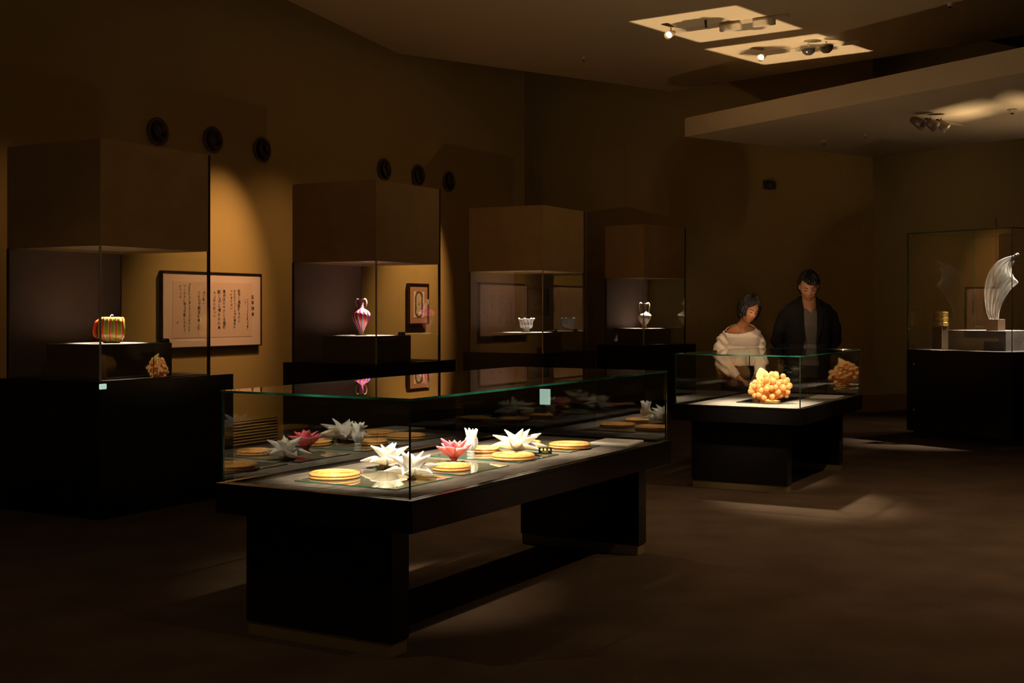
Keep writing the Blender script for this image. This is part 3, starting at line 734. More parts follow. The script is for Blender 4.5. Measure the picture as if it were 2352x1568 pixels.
def lotus(name, label, px, py, m, layers, foot_h, footm, stamens, rz=0, z=ZPL):
    """layers: (count, length, width, elevation deg, curl, start height, phase)"""
    p = at(px, py, z); t = thing(name, label, 'glass flower', p + Vector((0, 0, .0)), rz, 'glass water lilies on the long table')
    bm = bmesh.new(); lathe_bm(bm, [(0, 0), (.020, 0), (.021, .004), (.012, foot_h * .5), (.017, foot_h), (.022, foot_h + .008), (0, foot_h + .01)], 24)
    link('foot', mesh('foot', bm, True), footm, t)
    for (n, L, W, el, curl, h0, ph) in layers:
        me = petal_mesh(L, W, .0045, curl, .55); me.materials.append(m)
        for k in range(n):
            o = bpy.data.objects.new('petal', me); COL.objects.link(o); o.parent = t
            a = 2 * PI * (k + ph) / n + random.uniform(-.09, .09)
            e = math.radians(el + random.uniform(-5, 5)); s = random.uniform(.92, 1.06)
            M = Matrix.Rotation(a, 4, 'Z') @ Matrix.Translation((0, .006, foot_h + h0)) @ Matrix.Rotation(e, 4, 'X') @ Matrix.Scale(s, 4)
            o.matrix_local = M
    if stamens:
        bm = bmesh.new()
        for k in range(34):
            a = random.uniform(0, 2 * PI); r = random.uniform(.0, .026); h = foot_h + stamens * random.uniform(.8, 1.05)
            tube_bm(bm, [(r * .5 * math.cos(a), r * .5 * math.sin(a), foot_h), (r * math.cos(a), r * math.sin(a), h - .004), (r * 1.1 * math.cos(a), r * 1.1 * math.sin(a), h)], [.002, .002, .003], 6)
        link('stamens', mesh('stamens', bm, True), M_yellow, t)
    return t
lotus('white_lotus', 'white glass water lily with yellow centre, left behind its near neighbour', 892, 1074, M_white,
      [(6, .124, .047, 20, -.10, .002, .2), (5, .122, .046, 48, -.06, .005, .65), (2, .10, .038, 72, -.04, .008, .4)], .010, M_amberfoot, .080, .3)
lotus('white_lotus', 'white glass water lily nearest the camera, by the front corner pane', 946, 1100, M_white,
      [(6, .130, .047, 24, -.16, .002, .0), (5, .130, .047, 50, -.06, .005, .5), (2, .115, .042, 74, -.04, .008, .2)], .012, M_amberfoot, .072, .9)
lotus('pink_lotus', 'single rose pink glass water lily on long table', 1043, 1061, M_pink,
      [(6, .112, .050, 32, .10, .004, .25), (4, .108, .044, 58, .0, .006, .7), (3, .09, .034, 74, -.03, .008, .3)], .014, mat('orange_foot', (.75, .2, .03), .12), 0, .5)
lotus('white_lotus', 'small upright white glass lily bud behind pink lotus', 1082, 1043, M_white,
      [(5, .118, .050, 76, -.02, .004, .1), (4, .12, .048, 84, -.02, .004, .6)], .010, M_white, 0, .2)
lotus('white_lotus', 'widest white glass water lily, on third plate', 1190, 1042, M_white,
      [(6, .156, .054, 20, -.14, .003, .1), (5, .150, .050, 36, -.04, .005, .6), (3, .125, .044, 60, -.02, .008, .3)], .012, M_amberfoot, .045, .7)

def lily_pad(px, py, R, label, h=.024, rz=0, z=ZPL, tilt=0):
    p = at(px, py, z); t = thing('lily_pad', label, 'glass lily pad', p, rz, 'amber glass lily pads on the long table')
    bm = bmesh.new(); n = 40; prof = [(R * .55, 0), (R * .90, .0)]
    for k in range(9):                                   # lower coil
        a = -PI / 2 + PI * k / 8; prof.append((R * .955 + h * .26 * math.cos(a), h * .27 + h * .26 * math.sin(a)))
    for k in range(9):                                   # upper coil
        a = -PI / 2 + PI * .95 * k / 8; prof.append((R * .945 + h * .27 * math.cos(a), h * .76 + h * .26 * math.sin(a)))
    for k in range(n + 1):
        v = k / n; r = R * .93 * (1 - v); prof.append((max(r, .0004), h * (1.0 - .32 * min(1, v * 2.5)) + .0016 * math.cos(v * 2 * PI * 8)))
    lathe_bm(bm, prof, 80, lambda a, zz: 1 + .014 * math.sin(5 * a + 1) - .05 * math.exp(-((a - 1.2) / .12) ** 2))
    link('pad', mesh('pad', bm, True), M_amber, t)
    bm = bmesh.new(); pts = []
    for k in range(40):
        v = k / 39; a = 1.2 + v * 4.4 * PI; r = R * (.80 - .52 * v); pts.append((r * math.cos(a), r * math.sin(a), h * (1.0 - .30 * min(1, (1 - r / R) * 2.5)) + .001))
    tube_bm(bm, pts, .0042, 8); link('inner_coil', mesh('inner_coil', bm, True), M_amber, t)
    return t
lily_pad(768, 1096, .112, 'large amber lily pad nearest the camera on first plate')
lily_pad(1038, 1078, .088, 'amber lily pad in front of pink lotus', rz=2)
lily_pad(1112, 1037, .078, 'pale amber lily pad behind the upright white bud', rz=4)
lily_pad(1178, 1053, .108, 'amber lily pad lying in front of widest white lotus', rz=1)
lily_pad(1196, 1023, .112, 'amber lily pad partly hidden behind widest white lotus', rz=5)
lily_pad(1309, 1027, .112, 'amber lily pad alone on the farthest plate', rz=3)

# black label with gilt characters, booklets
q = at(1252, 1042, ZPL); t = thing('name_card', 'black name card with gold characters leaning on third plate', 'name card', q, -.10)
bm = bmesh.new(); v = [bm.verts.new(c) for c in ((-.034, 0, 0), (.034, 0, 0), (.034, .012, 0), (-.034, .012, 0), (-.034, .010, .031), (.034, .010, .031))]
for f in ((0, 1, 2, 3), (0, 1, 5, 4), (2, 3, 4, 5), (0, 3, 4), (1, 2, 5)): bm.faces.new([v[i] for i in f])
link('card', mesh('card', bm), M_card, t)
bm = bmesh.new()
for k, ch in enumerate('睡蓮池'): add_text(bm, ch, .013, -.019 + .019 * k, 0, 0)
for x in (-.012, -.004, .004, .012): box_bm(bm, x - .003, x + .003, -.0003, .0002, -.0125, -.011)
me = mesh('gold_characters', bm); o = link('gold_characters', me, M_gold, t); o.location = (0, .0058, .0205); o.rotation_euler = (-.31, 0, 0)
def booklet(c4, z, label, F, yaw, amax, th=.009):
    z += .0012; p = [at(x, y, z + th) for x, y in c4]
    over = max(w2loc(F, yaw, q)[0] for q in p) - amax
    if over > 0: p = [q - Vector((math.cos(yaw), math.sin(yaw), 0)) * over for q in p]
    o = sum(p, Vector()) / 4
    t = thing('booklet', label, 'booklet', (o.x, o.y, z), 0)
    bm = bmesh.new(); a = [bm.verts.new((q.x - o.x, q.y - o.y, 0)) for q in p]; b = [bm.verts.new((q.x - o.x, q.y - o.y, th)) for q in p]
    bm.faces.new(a); bm.faces.new(b)
    for i in range(4): bm.faces.new((a[i], a[(i + 1) % 4], b[(i + 1) % 4], b[i]))
    link('pages', mesh('pages', bm), M_paper, t)
    u = (p[2] - p[1]) ; u = u.normalized(); vv = (p[0] - p[1]); L = (p[2] - p[1]).length; W = vv.length; vv.normalize()
    bm = bmesh.new()
    for k in range(7):
        c0 = p[1] - Vector((o.x, o.y, z + th)) + vv * W * (.22 + .085 * k) + u * L * .1
        c1 = c0 + u * L * (.75 - (.3 if k in (2, 6) else 0)); hw = vv * .0016
        v4 = [bm.verts.new(c + Vector((0, 0, th + .0004))) for c in (c0 - hw, c1 - hw, c1 + hw, c0 + hw)]; bm.faces.new(v4)
    o2 = link('print_lines', mesh('print_lines', bm), mat('grey_print', (.45, .40, .36), .8) if 'grey_print' not in MATS else MATS['grey_print'], t)
    return t
booklet([(1357, 1015), (1398, 1004.5), (1484, 1009), (1447, 1021)], ZBD, 'white printed booklet at the far end of long table', TF, TY, 2.465)
booklet([(1859, 912), (1880, 906), (1939, 907.5), (1922, 913)], .657 - .008, 'white sheet beside the golden grapes', SF, SY, 1.72)

# ------------------------------------------------------------------ golden grapes
zg = .657 - .008
Lp, Fp, Rp = at(1684.7, 923.4, zg + .008), at(1789, 926, zg + .008), at(1850, 912, zg + .008)
xa, ya = w2loc(SF, SY, Fp); xl, yl = w2loc(SF, SY, Lp); xr, yr = w2loc(SF, SY, Rp)
box('black_plate', 0, xr - xa, 0, yl - ya, 0, .008, M_blackplate, None, .001, loc=loc2w(SF, SY, xa, ya, zg + .0004), rz=SY)
tag(bpy.data.objects['black_plate'], 'polished black plate under the golden grapes', 'plate')
gc = at(1768, 921, zg + .009)
t = thing('glass_grapes', 'bunch of golden glass grapes with two leaves on black plate', 'glass sculpture', gc, 0)
bm = bmesh.new(); bmesh.ops.create_uvsphere(bm, u_segments=20, v_segments=14, radius=1)
GM = mesh('grape', bm, True); GM.materials.append(M_grape)
S = gc.y / FPX; pts = []
random.seed(11)
tries = 0
lobes = [(0, 0, 30, 38, 24, 17), (-26, 0, 26, 20, 20, 16), (22, 0, 31, 24, 22, 18), (2, 0, 47, 26, 18, 14), (-6, 0, 12, 26, 18, 9), (34, 0, 26, 10, 12, 14)]
while len(pts) < 74 and tries < 9000:
    tries += 1
    lx, ly, lz, ax_, ay_, az_ = random.choice(lobes)
    th_, ph_ = random.uniform(0, 2 * PI), math.acos(random.uniform(-1, 1))
    c = Vector((lx + ax_ * math.sin(ph_) * math.cos(th_) * .9, ly + ay_ * math.sin(ph_) * math.sin(th_), lz + az_ * math.cos(ph_)))
    if c.z < 7.0 or c.x > 42 or c.x < -46: continue
    r = random.uniform(6.2, 8.0)
    if all((c - q).length > (r + rr) * .74 for q, rr in pts): pts.append((c, r))
for (c, r) in [(Vector((-42, -5, 29)), 7.2), (Vector((-35, -9, 43)), 7.0), (Vector((38, -6, 48)), 7.4), (Vector((43, -8, 36)), 7.6), (Vector((30, -4, 57)), 6.6)]: pts.append((c, r))
for c, r in pts:
    o = bpy.data.objects.new('grape', GM); COL.objects.link(o); o.parent = t; o.location = c * S; o.scale = (r * S,) * 3
bm = bmesh.new(); lathe_bm(bm, [(0, 0), (.085, 0), (.088, .006), (.05, .014), (.03, .03), (.02, .06), (0, .07)], 32, lambda a, z: 1 + .06 * math.cos(7 * a))
link('foot', mesh('foot', bm, True), M_grape, t)
def leaf(cx, cz, L, W, rot, name='leaf'):
    bm = bmesh.new(); nu, nv = 9, 11; top = []; bot = []
    for j in range(nv):
        v = j / (nv - 1); wd = W * math.sin(PI * (v * .9 + .1)) ** .8 * (1 + .12 * (j % 2)) + .001
        r1 = []; r2 = []
        for i in range(nu):
            u = (i / (nu - 1) - .5) * 2
            y = .12 * L * math.sin(v * PI) + .02 * L * math.cos(u * 9) + .25 * wd * u * u
            r1.append(bm.verts.new((u * wd / 2, -y, v * L))); r2.append(bm.verts.new((u * wd / 2, -y + .005, v * L)))
        top.append(r1); bot.append(r2)
    for j in range(nv - 1):
        for i in range(nu - 1):
            bm.faces.new((top[j][i], top[j][i + 1], top[j + 1][i + 1], top[j + 1][i])); bm.faces.new((bot[j][i], bot[j + 1][i], bot[j + 1][i + 1], bot[j][i + 1]))
        bm.faces.new((top[j][0], top[j + 1][0], bot[j + 1][0], bot[j][0])); bm.faces.new((top[j][-1], bot[j][-1], bot[j + 1][-1], top[j + 1][-1]))
    o = link(name, mesh(name, bm, True), M_goldleaf, t); o.location = (cx * S, -.01, cz * S); o.rotation_euler = (0, rot, 0)
leaf(-17, 42, .125, .10, -.12); leaf(-4, 44, .115, .085, .75); leaf(-20, 26, .07, .05, -1.3)

# ------------------------------------------------------------------ crystal case
RF = (5.10, 12.589); RY = .633; RB = 1.264; RA = 1.264; RZB = .956; RZT = 2.237
t = thing('display_case', 'square black-based glass case at right edge with clear crystal fin', 'display case', (*RF, 0), RY)
box('base_cabinet', -.004, RA, -.004, RB + .004, .07, RZB, M_black, t, .003)
box('plinth', .05, RA - .05, .03, RB - .05, 0, .07, M_blackm, t, .002)
for z in (.30, .80):
    bm = bmesh.new(); lathe_bm(bm, [(0, 0), (.010, 0), (.010, .003), (0, .003)], 16); o = link('key_lock', mesh('key_lock', bm), M_steel, t); o.location = (-.0045, RB - .09, z); o.rotation_euler = (0, -PI / 2, 0)
g = .01
box('case_floor', .012, RA - .012, .012, RB - .012, RZB, RZB + .004, M_board, t, 0)
pane('glass_side', 0, RA, 0, g, RZB, RZT - g, t, 1); pane('glass_side', 0, RA, RB - g, RB, RZB, RZT - g, t, 1)
pane('glass_side', 0, g, g, RB - g, RZB, RZT - g, t, 0); pane('glass_side', RA - g, RA, g, RB - g, RZB, RZT - g, t, 0)
pane('glass_lid', -.001, RA + .001, -.001, RB + .001, RZT - g, RZT, t, 2)
M_slate = mat('veined_grey_block', (.09, .072, .06), .6, col2=(.17, .14, .118), scale=5, bump=.1)
def rblock(x0, x1, y0, y1, z0, z1, lab, mbody, mtop, cat='block'):
    cx, cyy = (x0 + x1) / 2, (y0 + y1) / 2
    t = thing('display_block', lab, cat, loc2w(RF, RY, cx, cyy, z0), RY, 'blocks inside the crystal case')
    box('block_body', x0 - cx, x1 - cx, y0 - cyy, y1 - cyy, 0, z1 - z0 - .004, mbody, t, .002)
    box('block_cover', x0 - cx, x1 - cx, y0 - cyy, y1 - cyy, z1 - z0 - .004, z1 - z0, mtop, t, .001)
rblock(.31, .98, .27, .96, RZB + .0045, 1.171, 'large veined grey block inside the crystal case', M_slate, M_blocktop)
sc = aty(2287, 733, 13.3); sx, sy = w2loc(RF, RY, sc)
rblock(sx - .07, sx + .07, sy - .07, sy + .07, 1.1715, 1.292, 'small dark block directly under the crystal fin', M_block, M_blocktop)
gb = aty(2160.5, 750, 13.72); gx, gy = w2loc(RF, RY, gb)
rblock(gx - .07, gx + .07, gy - .06, gy + .06, RZB + .0045, gb.z, 'narrow dark block carrying the gold box, back of crystal case', M_block, M_block)
# gold tiered box
t = thing('gold_box', 'round three-tiered gold box at back of crystal case', 'box', gb + Vector((0, 0, .0006)), 0)
for k in range(3):
    bm = bmesh.new(); z0 = k * .056
    lathe_bm(bm, [(0, z0), (.074, z0), (.083, z0 + .008), (.084, z0 + .045), (.078, z0 + .054), (0, z0 + .055 if k < 2 else z0 + .06)], 12)
    link('tier', mesh('tier', bm), M_goldbox, t)
bk = aty(2159, 801, 13.15); bk.z = RZB + .0045
o = box('booklet', -.07, .07, -.05, .05, 0, .006, M_paper, None, .001, loc=(bk.x, bk.y, bk.z), rz=RY); tag(o, 'white sheet lying on floor of crystal case', 'booklet')
# crystal fin
def spl(pts, n):
    out = []
    m = len(pts) - 1
    for k in range(n):
        s = k / (n - 1) * m; i = min(int(s), m - 1); f = s - i
        p0, p1, p2, p3 = pts[max(i - 1, 0)], pts[i], pts[i + 1], pts[min(i + 2, m)]
        out.append(tuple(.5 * ((2 * p1[j]) + (-p0[j] + p2[j]) * f + (2 * p0[j] - 5 * p1[j] + 4 * p2[j] - p3[j]) * f * f + (-p0[j] + 3 * p1[j] - 3 * p2[j] + p3[j]) * f ** 3) for j in range(2)))
    return out
Lc = spl([(2272, 733), (2265, 712), (2262, 690), (2261.5, 665), (2266, 640), (2276, 617), (2292, 601), (2310, 592), (2328, 587)], 30)
Rc = spl([(2293, 733), (2295, 715), (2301, 698), (2311, 679), (2324, 661), (2338, 649), (2328, 636), (2323, 618), (2329, 598)], 30)
bm = bmesh.new(); Y0 = 13.3; nu = 33; front = []; back = []
for j in range(30):
    fr_, bk_ = [], []
    for i in range(nu):
        u = i / (nu - 1); px = Lc[j][0] * (1 - u) + Rc[j][0] * u; py = Lc[j][1] * (1 - u) + Rc[j][1] * u
        q = aty(px, py, Y0); wpx = (Rc[j][0] - Lc[j][0]) / FPX * Y0
        bul = math.sin(PI * u) * .30 * wpx + .004; rib = .010 * math.cos(u * 2 * PI * 5.5) * math.sin(PI * u) * min(1, wpx / .12)
        fr_.append(bm.verts.new((q.x, Y0 - bul - rib, q.z))); bk_.append(bm.verts.new((q.x, Y0 + bul * .5 - rib * .5, q.z)))
    front.append(fr_); back.append(bk_)
for j in range(29):
    for i in range(nu - 1):
        bm.faces.new((front[j][i], front[j][i + 1], front[j + 1][i + 1], front[j + 1][i])); bm.faces.new((back[j][i], back[j + 1][i], back[j + 1][i + 1], back[j][i + 1]))
    bm.faces.new((front[j][0], front[j + 1][0], back[j + 1][0], back[j][0])); bm.faces.new((front[j][-1], back[j][-1], back[j + 1][-1], front[j + 1][-1]))
for i in range(nu - 1): bm.faces.new((front[0][i], back[0][i], back[0][i + 1], front[0][i + 1]))
org = Vector((sc.x, 13.3, 1.293))
bmesh.ops.translate(bm, verts=bm.verts, vec=-org)
t = thing('crystal_fin', 'tall clear ribbed crystal fin curving to a knotted tip', 'glass sculpture', org, 0)
link('fin', mesh('fin', bm, True), M_crystal, t)
bm = bmesh.new()
tp = [aty(x, y, Y0) - org for x, y in ((2322, 597), (2328, 592), (2333, 587), (2337, 583))]
tube_bm(bm, tp, [.012, .010, .018, .012], 10); sphere_bm(bm, tp[3] + Vector((0, 0, -.004)), .016)
link('tip_knot', mesh('tip_knot', bm, True), mat('tip_glass', (.85, .8, .76), .08, trans=.5), t)
bm = bmesh.new()
for cu in (Lc, Rc):
    tube_bm(bm, [aty(x, y, Y0) - org for x, y in cu], .0035, 8)
link('edge_bead', mesh('edge_bead', bm, True), mat('bead_glass', (.9, .87, .84), .1, sss=.2), t)

# ------------------------------------------------------------------ ceiling lamps and fittings
def track(p0, p1, z, label, name='lighting_track'):
    a, b = at(*p0, z - .03), at(*p1, z - .03); d = b - a
    t = thing(name, label, 'lighting track', (a.x, a.y, z), math.atan2(d.y, d.x), 'lighting tracks on the ceilings')
    box('rail', 0, d.length, -.018, .018, -.035, -.0005, M_lampw, t, .002); return t, a, d
def lamp_head(p, aim, label, kind, L=.15, R=.045, lit=None):
    p = Vector(p); t = thing('track_lamp', label, 'lamp', p, 0, 'adjustable lamps on the ceiling tracks')
    q = (Vector(aim) - Vector(p)).to_track_quat('Z', 'Y')
    bm = bmesh.new(); tube_bm(bm, [(0, 0, .0), (0, 0, -.055)], .008, 8); link('stem', mesh('stem', bm), M_lampw, t)
    bm = bmesh.new()
    prof = [(.0, -L * .5), (R * .45, -L * .5), (R * .62, -L * .35), (R, L * .5), (R * .93, L * .5), (R * .7, L * .1), (R * .3, 0), (0, 0)]
    lathe_bm(bm, prof, 28); o = link('shade', mesh('shade', bm, True), M_lampw if kind else M_lampc, t); o.location = (0, 0, -.07); o.rotation_euler = q.to_euler()
    bm = bmesh.new(); sphere_bm(bm, (0, 0, L * .12), R * .55, 14, 8); o2 = link('bulb', mesh('bulb', bm, True), M_bulb if lit else M_lampg, t); o2.location = (0, 0, -.07); o2.rotation_euler = q.to_euler()
    return t
tr, a, d = track((1552, 75), (1812, 38), CEIL, 'lighting track nearer the camera on upper ceiling')
q = at(1541, 76, CEIL - .10); q.z = CEIL - .0375
lamp_head(q, (q.x - 3.2, q.y - 6.5, q.z - 2.6), 'glowing lamp at left end of nearer ceiling track', True, .20, .042, True)
for x, y, lab in ((1678, 56, 'unlit driver-box lamp midway along nearer ceiling track'), (1755, 45, 'unlit driver-box lamp toward right of nearer ceiling track')):
    q = at(x, y, CEIL - .03); t = thing('track_adapter', lab, 'lamp', (q.x, q.y, CEIL - .036), math.atan2(d.y, d.x), 'adaptor boxes on the nearer ceiling track')
    bm = bmesh.new(); rings_bm(bm, [(0, 0, -.055, .12, .04, .5), (0, 0, -.002, .12, .04, .5)], 24); link('housing', mesh('housing', bm), M_lampw, t)
tr, a, d = track((1765, 125), (1978, 98), CEIL, 'lighting track farther from the camera on upper ceiling')
q = at(1752, 128, CEIL - .10); q.z = CEIL - .0375
lamp_head(q, (q.x - 3.4, q.y - 6.5, q.z - 2.6), 'glowing lamp at left end of farther ceiling track', True, .20, .042, True)
for x, y, lab in ((1857, 115, 'silver bowl lamp, left of the pair on farther track'), (1898, 110, 'silver bowl lamp, right of the pair on farther track')):
    q = at(x, y, CEIL - .11); t = thing('bowl_lamp', lab, 'lamp', (q.x, q.y, CEIL - .0375), 0, 'silver bowl lamps on the farther track')
    bm = bmesh.new()
    lathe_bm(bm, [(0, -.13), (.035, -.125), (.06, -.105), (.075, -.075), (.078, -.045), (.072, -.045), (.06, -.08), (0, -.11)], 28); link('bowl', mesh('bowl', bm, True), M_dsteel if 0 else M_lampg, t)
    bm = bmesh.new(); lathe_bm(bm, [(0, -.05), (.05, -.05), (.05, -.04), (0, -.04)], 24); link('bulb_disc', mesh('bulb_disc', bm), mat('warm_disc', (1, .85, .7), emis=(1, .78, .5), es=1.6) if 'warm_disc' not in MATS else MATS['warm_disc'], t)
    bm = bmesh.new(); tube_bm(bm, [(0, 0, 0), (0, 0, -.042)], .01, 8); link('stem', mesh('stem', bm), M_lampw, t)
tr, a, d = track((2098, 274), (2214, 289), LOWC, 'short lighting track under the lower ceiling')
for x, y, ax_, lab in ((2107, 281, -1.6, 'leftmost of three cone lamps under lower ceiling'), (2137, 284, -1.0, 'middle of three cone lamps under lower ceiling'), (2162, 287, -.8, 'rightmost of three cone lamps under lower ceiling')):
    q = at(x, y, LOWC - .11); q.z = LOWC - .0375; lamp_head(q, (q.x + 1.0, q.y + ax_ * .6, q.z - .8), lab, False, .15, .062, None)
def ceil_disc(px, py, z, r, label):
    q = at(px, py, z); t = thing('ceiling_sensor', label, 'sensor', q, 0, 'small round fittings in the ceilings')
    bm = bmesh.new(); lathe_bm(bm, [(0, -.001), (r, -.001), (r, -.008), (r * .5, -.012), (r * .42, -.035), (0, -.04)], 24); link('housing', mesh('housing', bm, True), M_lampw, t)
    bm = bmesh.new(); lathe_bm(bm, [(0, -.04), (r * .3, -.04), (r * .3, -.05), (0, -.052)], 16); link('lens', mesh('lens', bm, True), M_blackm, t)
ceil_disc(2182, 6, CEIL, .05, 'small round sensor at top right of upper ceiling')
ceil_disc(1340, 130, CEIL, .045, 'small round sensor at left of upper ceiling')
ceil_disc(1641, 184, CEIL, .03, 'tiny round sensor near far edge of upper ceiling')
ceil_disc(2325, 251, LOWC, .05, 'small round sensor at right edge of lower ceiling')
ceil_disc(1988, 306, LOWC, .03, 'small round sensor left of cone lamps on lower ceiling')
ceil_disc(1893, 322, LOWC, .055, 'flat round fitting near left corner of lower ceiling')
q = at(1621, 46, CEIL); t = thing('sprinkler', 'thin sprinkler drop hanging inside brighter ceiling patch', 'sprinkler', q, 0)
bm = bmesh.new(); tube_bm(bm, [(0, 0, -.0005), (0, 0, -.05)], .012, 10); tube_bm(bm, [(0, 0, -.05), (.004, 0, -.075)], [.004, .016], 8); link('drop', mesh('drop', bm), M_blackm, t)
# wall camera on back wall
q = atplane(1762, 420, WB, BN); t = thing('wall_camera', 'small dark camera and speaker bracket on back wall', 'camera', q, math.atan2(BDn.y, BDn.x))
box('bracket', -.05, .05, -.05, -.0005, -.03, .03, M_blackm, t, .004)
box('camera_body', -.02, .14, -.20, -.05, -.10, .0, M_noz, t, .01)
bm = bmesh.new(); lathe_bm(bm, [(0, 0), (.05, 0), (.055, .02), (.04, .03), (0, .025)], 24); o = link('lens', mesh('lens', bm, True), M_noz, t); o.location = (.08, -.2, -.055); o.rotation_euler = (PI / 2, 0, 0)

# ceiling glints of the glass lids, imitated by added unseen spots with gobo-shaped beams
def glint(name, src, centre, ux, uy, power, blobs, color=(1, .74, .45), soft=26):
    """spot whose beam is a soft-edged rectangle ux, uy (half extents, world vectors on the ceiling) around centre"""
    d = bpy.data.lights.new(name, 'SPOT'); d.color = color; d.energy = power; d.shadow_soft_size = .01; d.spot_blend = 0
    o = bpy.data.objects.new(name, d); COL.objects.link(o); src = Vector(src); centre = Vector(centre); o.location = src
    q = Vector((0, .0001, 1)).to_track_quat('-Z', 'Y'); o.rotation_euler = q.to_euler()
    Mi = q.to_matrix().inverted()
    cs = []
    for sx_, sy_ in ((1, 1), (-1, 1), (-1, -1), (1, -1)):
        v = Mi @ (centre + Vector(ux) * sx_ + Vector(uy) * sy_ - src); cs.append((v.x / -v.z, v.y / -v.z))
    d.spot_size = 2 * math.atan(max(math.hypot(*c) for c in cs) * 1.15)
    vx = Mi @ Vector(ux); vy = Mi @ Vector(uy); 
    d.use_nodes = True; nt = d.node_tree; em = nt.nodes['Emission']
    tc = N(nt, 'ShaderNodeTexCoord'); sp = N(nt, 'ShaderNodeSeparateXYZ'); nt.links.new(tc.outputs['Normal'], sp.inputs[0])
    def mt(op, a, b=None, c=None, clamp=False):
        n = N(nt, 'ShaderNodeMath', operation=op, use_clamp=clamp)
        for i, q_ in enumerate((a, b, c)):
            if q_ is None: continue
            if isinstance(q_, (int, float)): n.inputs[i].default_value = q_
            else: nt.links.new(q_, n.inputs[i])
        return n.outputs[0]
    za = mt('ABSOLUTE', sp.outputs['Z']); X = mt('DIVIDE', sp.outputs['X'], za); Y = mt('DIVIDE', sp.outputs['Y'], za)
    # edges as half-planes through consecutive corners
    mask = None; cxm = sum(c[0] for c in cs) / 4; cym = sum(c[1] for c in cs) / 4
    for i in range(4):
        (x0, y0), (x1, y1) = cs[i], cs[(i + 1) % 4]
        nx, ny = -(y1 - y0), (x1 - x0); l = math.hypot(nx, ny); nx /= l; ny /= l
        if (cxm - x0) * nx + (cym - y0) * ny < 0: nx, ny = -nx, -ny
        e = mt('ADD', mt('MULTIPLY', X, nx), mt('MULTIPLY_ADD', Y, ny, -(x0 * nx + y0 * ny)))
        s = mt('MULTIPLY', e, soft * (centre.z - src.z), clamp=True)
        mask = s if mask is None else mt('MULTIPLY', mask, s)
    no = N(nt, 'ShaderNodeTexNoise'); no.inputs['Scale'].default_value = 9 * (centre.z - src.z); cmb = N(nt, 'ShaderNodeCombineXYZ'); nt.links.new(X, cmb.inputs[0]); nt.links.new(Y, cmb.inputs[1]); nt.links.new(cmb.outputs[0], no.inputs['Vector'])
    for (bx_, by_, rx_, ry_, dep) in blobs:  # flower shadows shaped into the beam
        v = Mi @ (centre + Vector(ux) * bx_ + Vector(uy) * by_ - src); px_, py_ = v.x / -v.z, v.y / -v.z
        R1 = math.hypot(*[(a) for a in (cs[0][0] - cs[1][0], cs[0][1] - cs[1][1])]) / 2
        R2 = math.hypot(cs[1][0] - cs[2][0], cs[1][1] - cs[2][1]) / 2
        e1x, e1y = (cs[0][0] - cs[1][0]) / (2 * R1), (cs[0][1] - cs[1][1]) / (2 * R1)
        dx = mt('SUBTRACT', X, px_); dy = mt('SUBTRACT', Y, py_)
        lu = mt('DIVIDE', mt('ADD', mt('MULTIPLY', dx, e1x), mt('MULTIPLY', dy, e1y)), R1 * rx_)
        lv = mt('DIVIDE', mt('ADD', mt('MULTIPLY', dx, -e1y), mt('MULTIPLY', dy, e1x)), R2 * ry_)
        rr = mt('SQRT', mt('ADD', mt('MULTIPLY', lu, lu), mt('MULTIPLY', lv, lv)))
        rr = mt('ADD', rr, mt('MULTIPLY', mt('SUBTRACT', no.outputs[0], .5), 1.1))
        k = mt('MULTIPLY', mt('SUBTRACT', rr, .9), 5, clamp=True)
        mask = mt('MULTIPLY', mask, mt('MULTIPLY_ADD', k, dep, 1 - dep))
    fl = mt('POWER', mt('ADD', mt('MULTIPLY_ADD', X, X, 1.0), mt('MULTIPLY', Y, Y)), 1.5)
    nt.links.new(mt('MULTIPLY', mask, fl), em.inputs['Strength'])
    return o
def quad(pts, z):
    v = [at(x, y, z) for x, y in pts]; c = sum(v, Vector()) / 4
    return c, (v[2] - v[1] + v[3] - v[0]) / 4, (v[1] - v[0] + v[2] - v[3]) / 4
c, ux, uy = quad([(1435, 50), (1697, 10), (1843, 67), (1610, 98)], CEIL)
glint('glint_spot_near', (2.05, 10.6, 1.07), c, ux, uy, 420, [(-.25, -.15, .34, .50, .9), (.35, .35, .30, .32, .8)])
c, ux, uy = quad([(1613, 112), (1880, 77), (2008, 117), (1755, 150)], CEIL)
glint('glint_spot_far', (3.0, 13.6, LOWC + .25), c, ux, uy, 20, [(-.2, -.35, .36, .42, .9), (.1, .45, .34, .35, .8)])  # added spot hidden on top of the lower ceiling

c, ux, uy = quad([(2085, 262), (2262, 222), (2352, 248), (2190, 292)], LOWC)
glint('glint_spot_crystal', (5.3, 13.0, 2.26), c, ux, uy, 75, [], soft=2.2)
c, ux, uy = quad([(2230, 246), (2330, 200), (2440, 225), (2400, 268)], LOWC)
glint('glint_spot_crystal', (5.5, 12.9, 2.26), c, ux, uy, 75, [], soft=2.2)

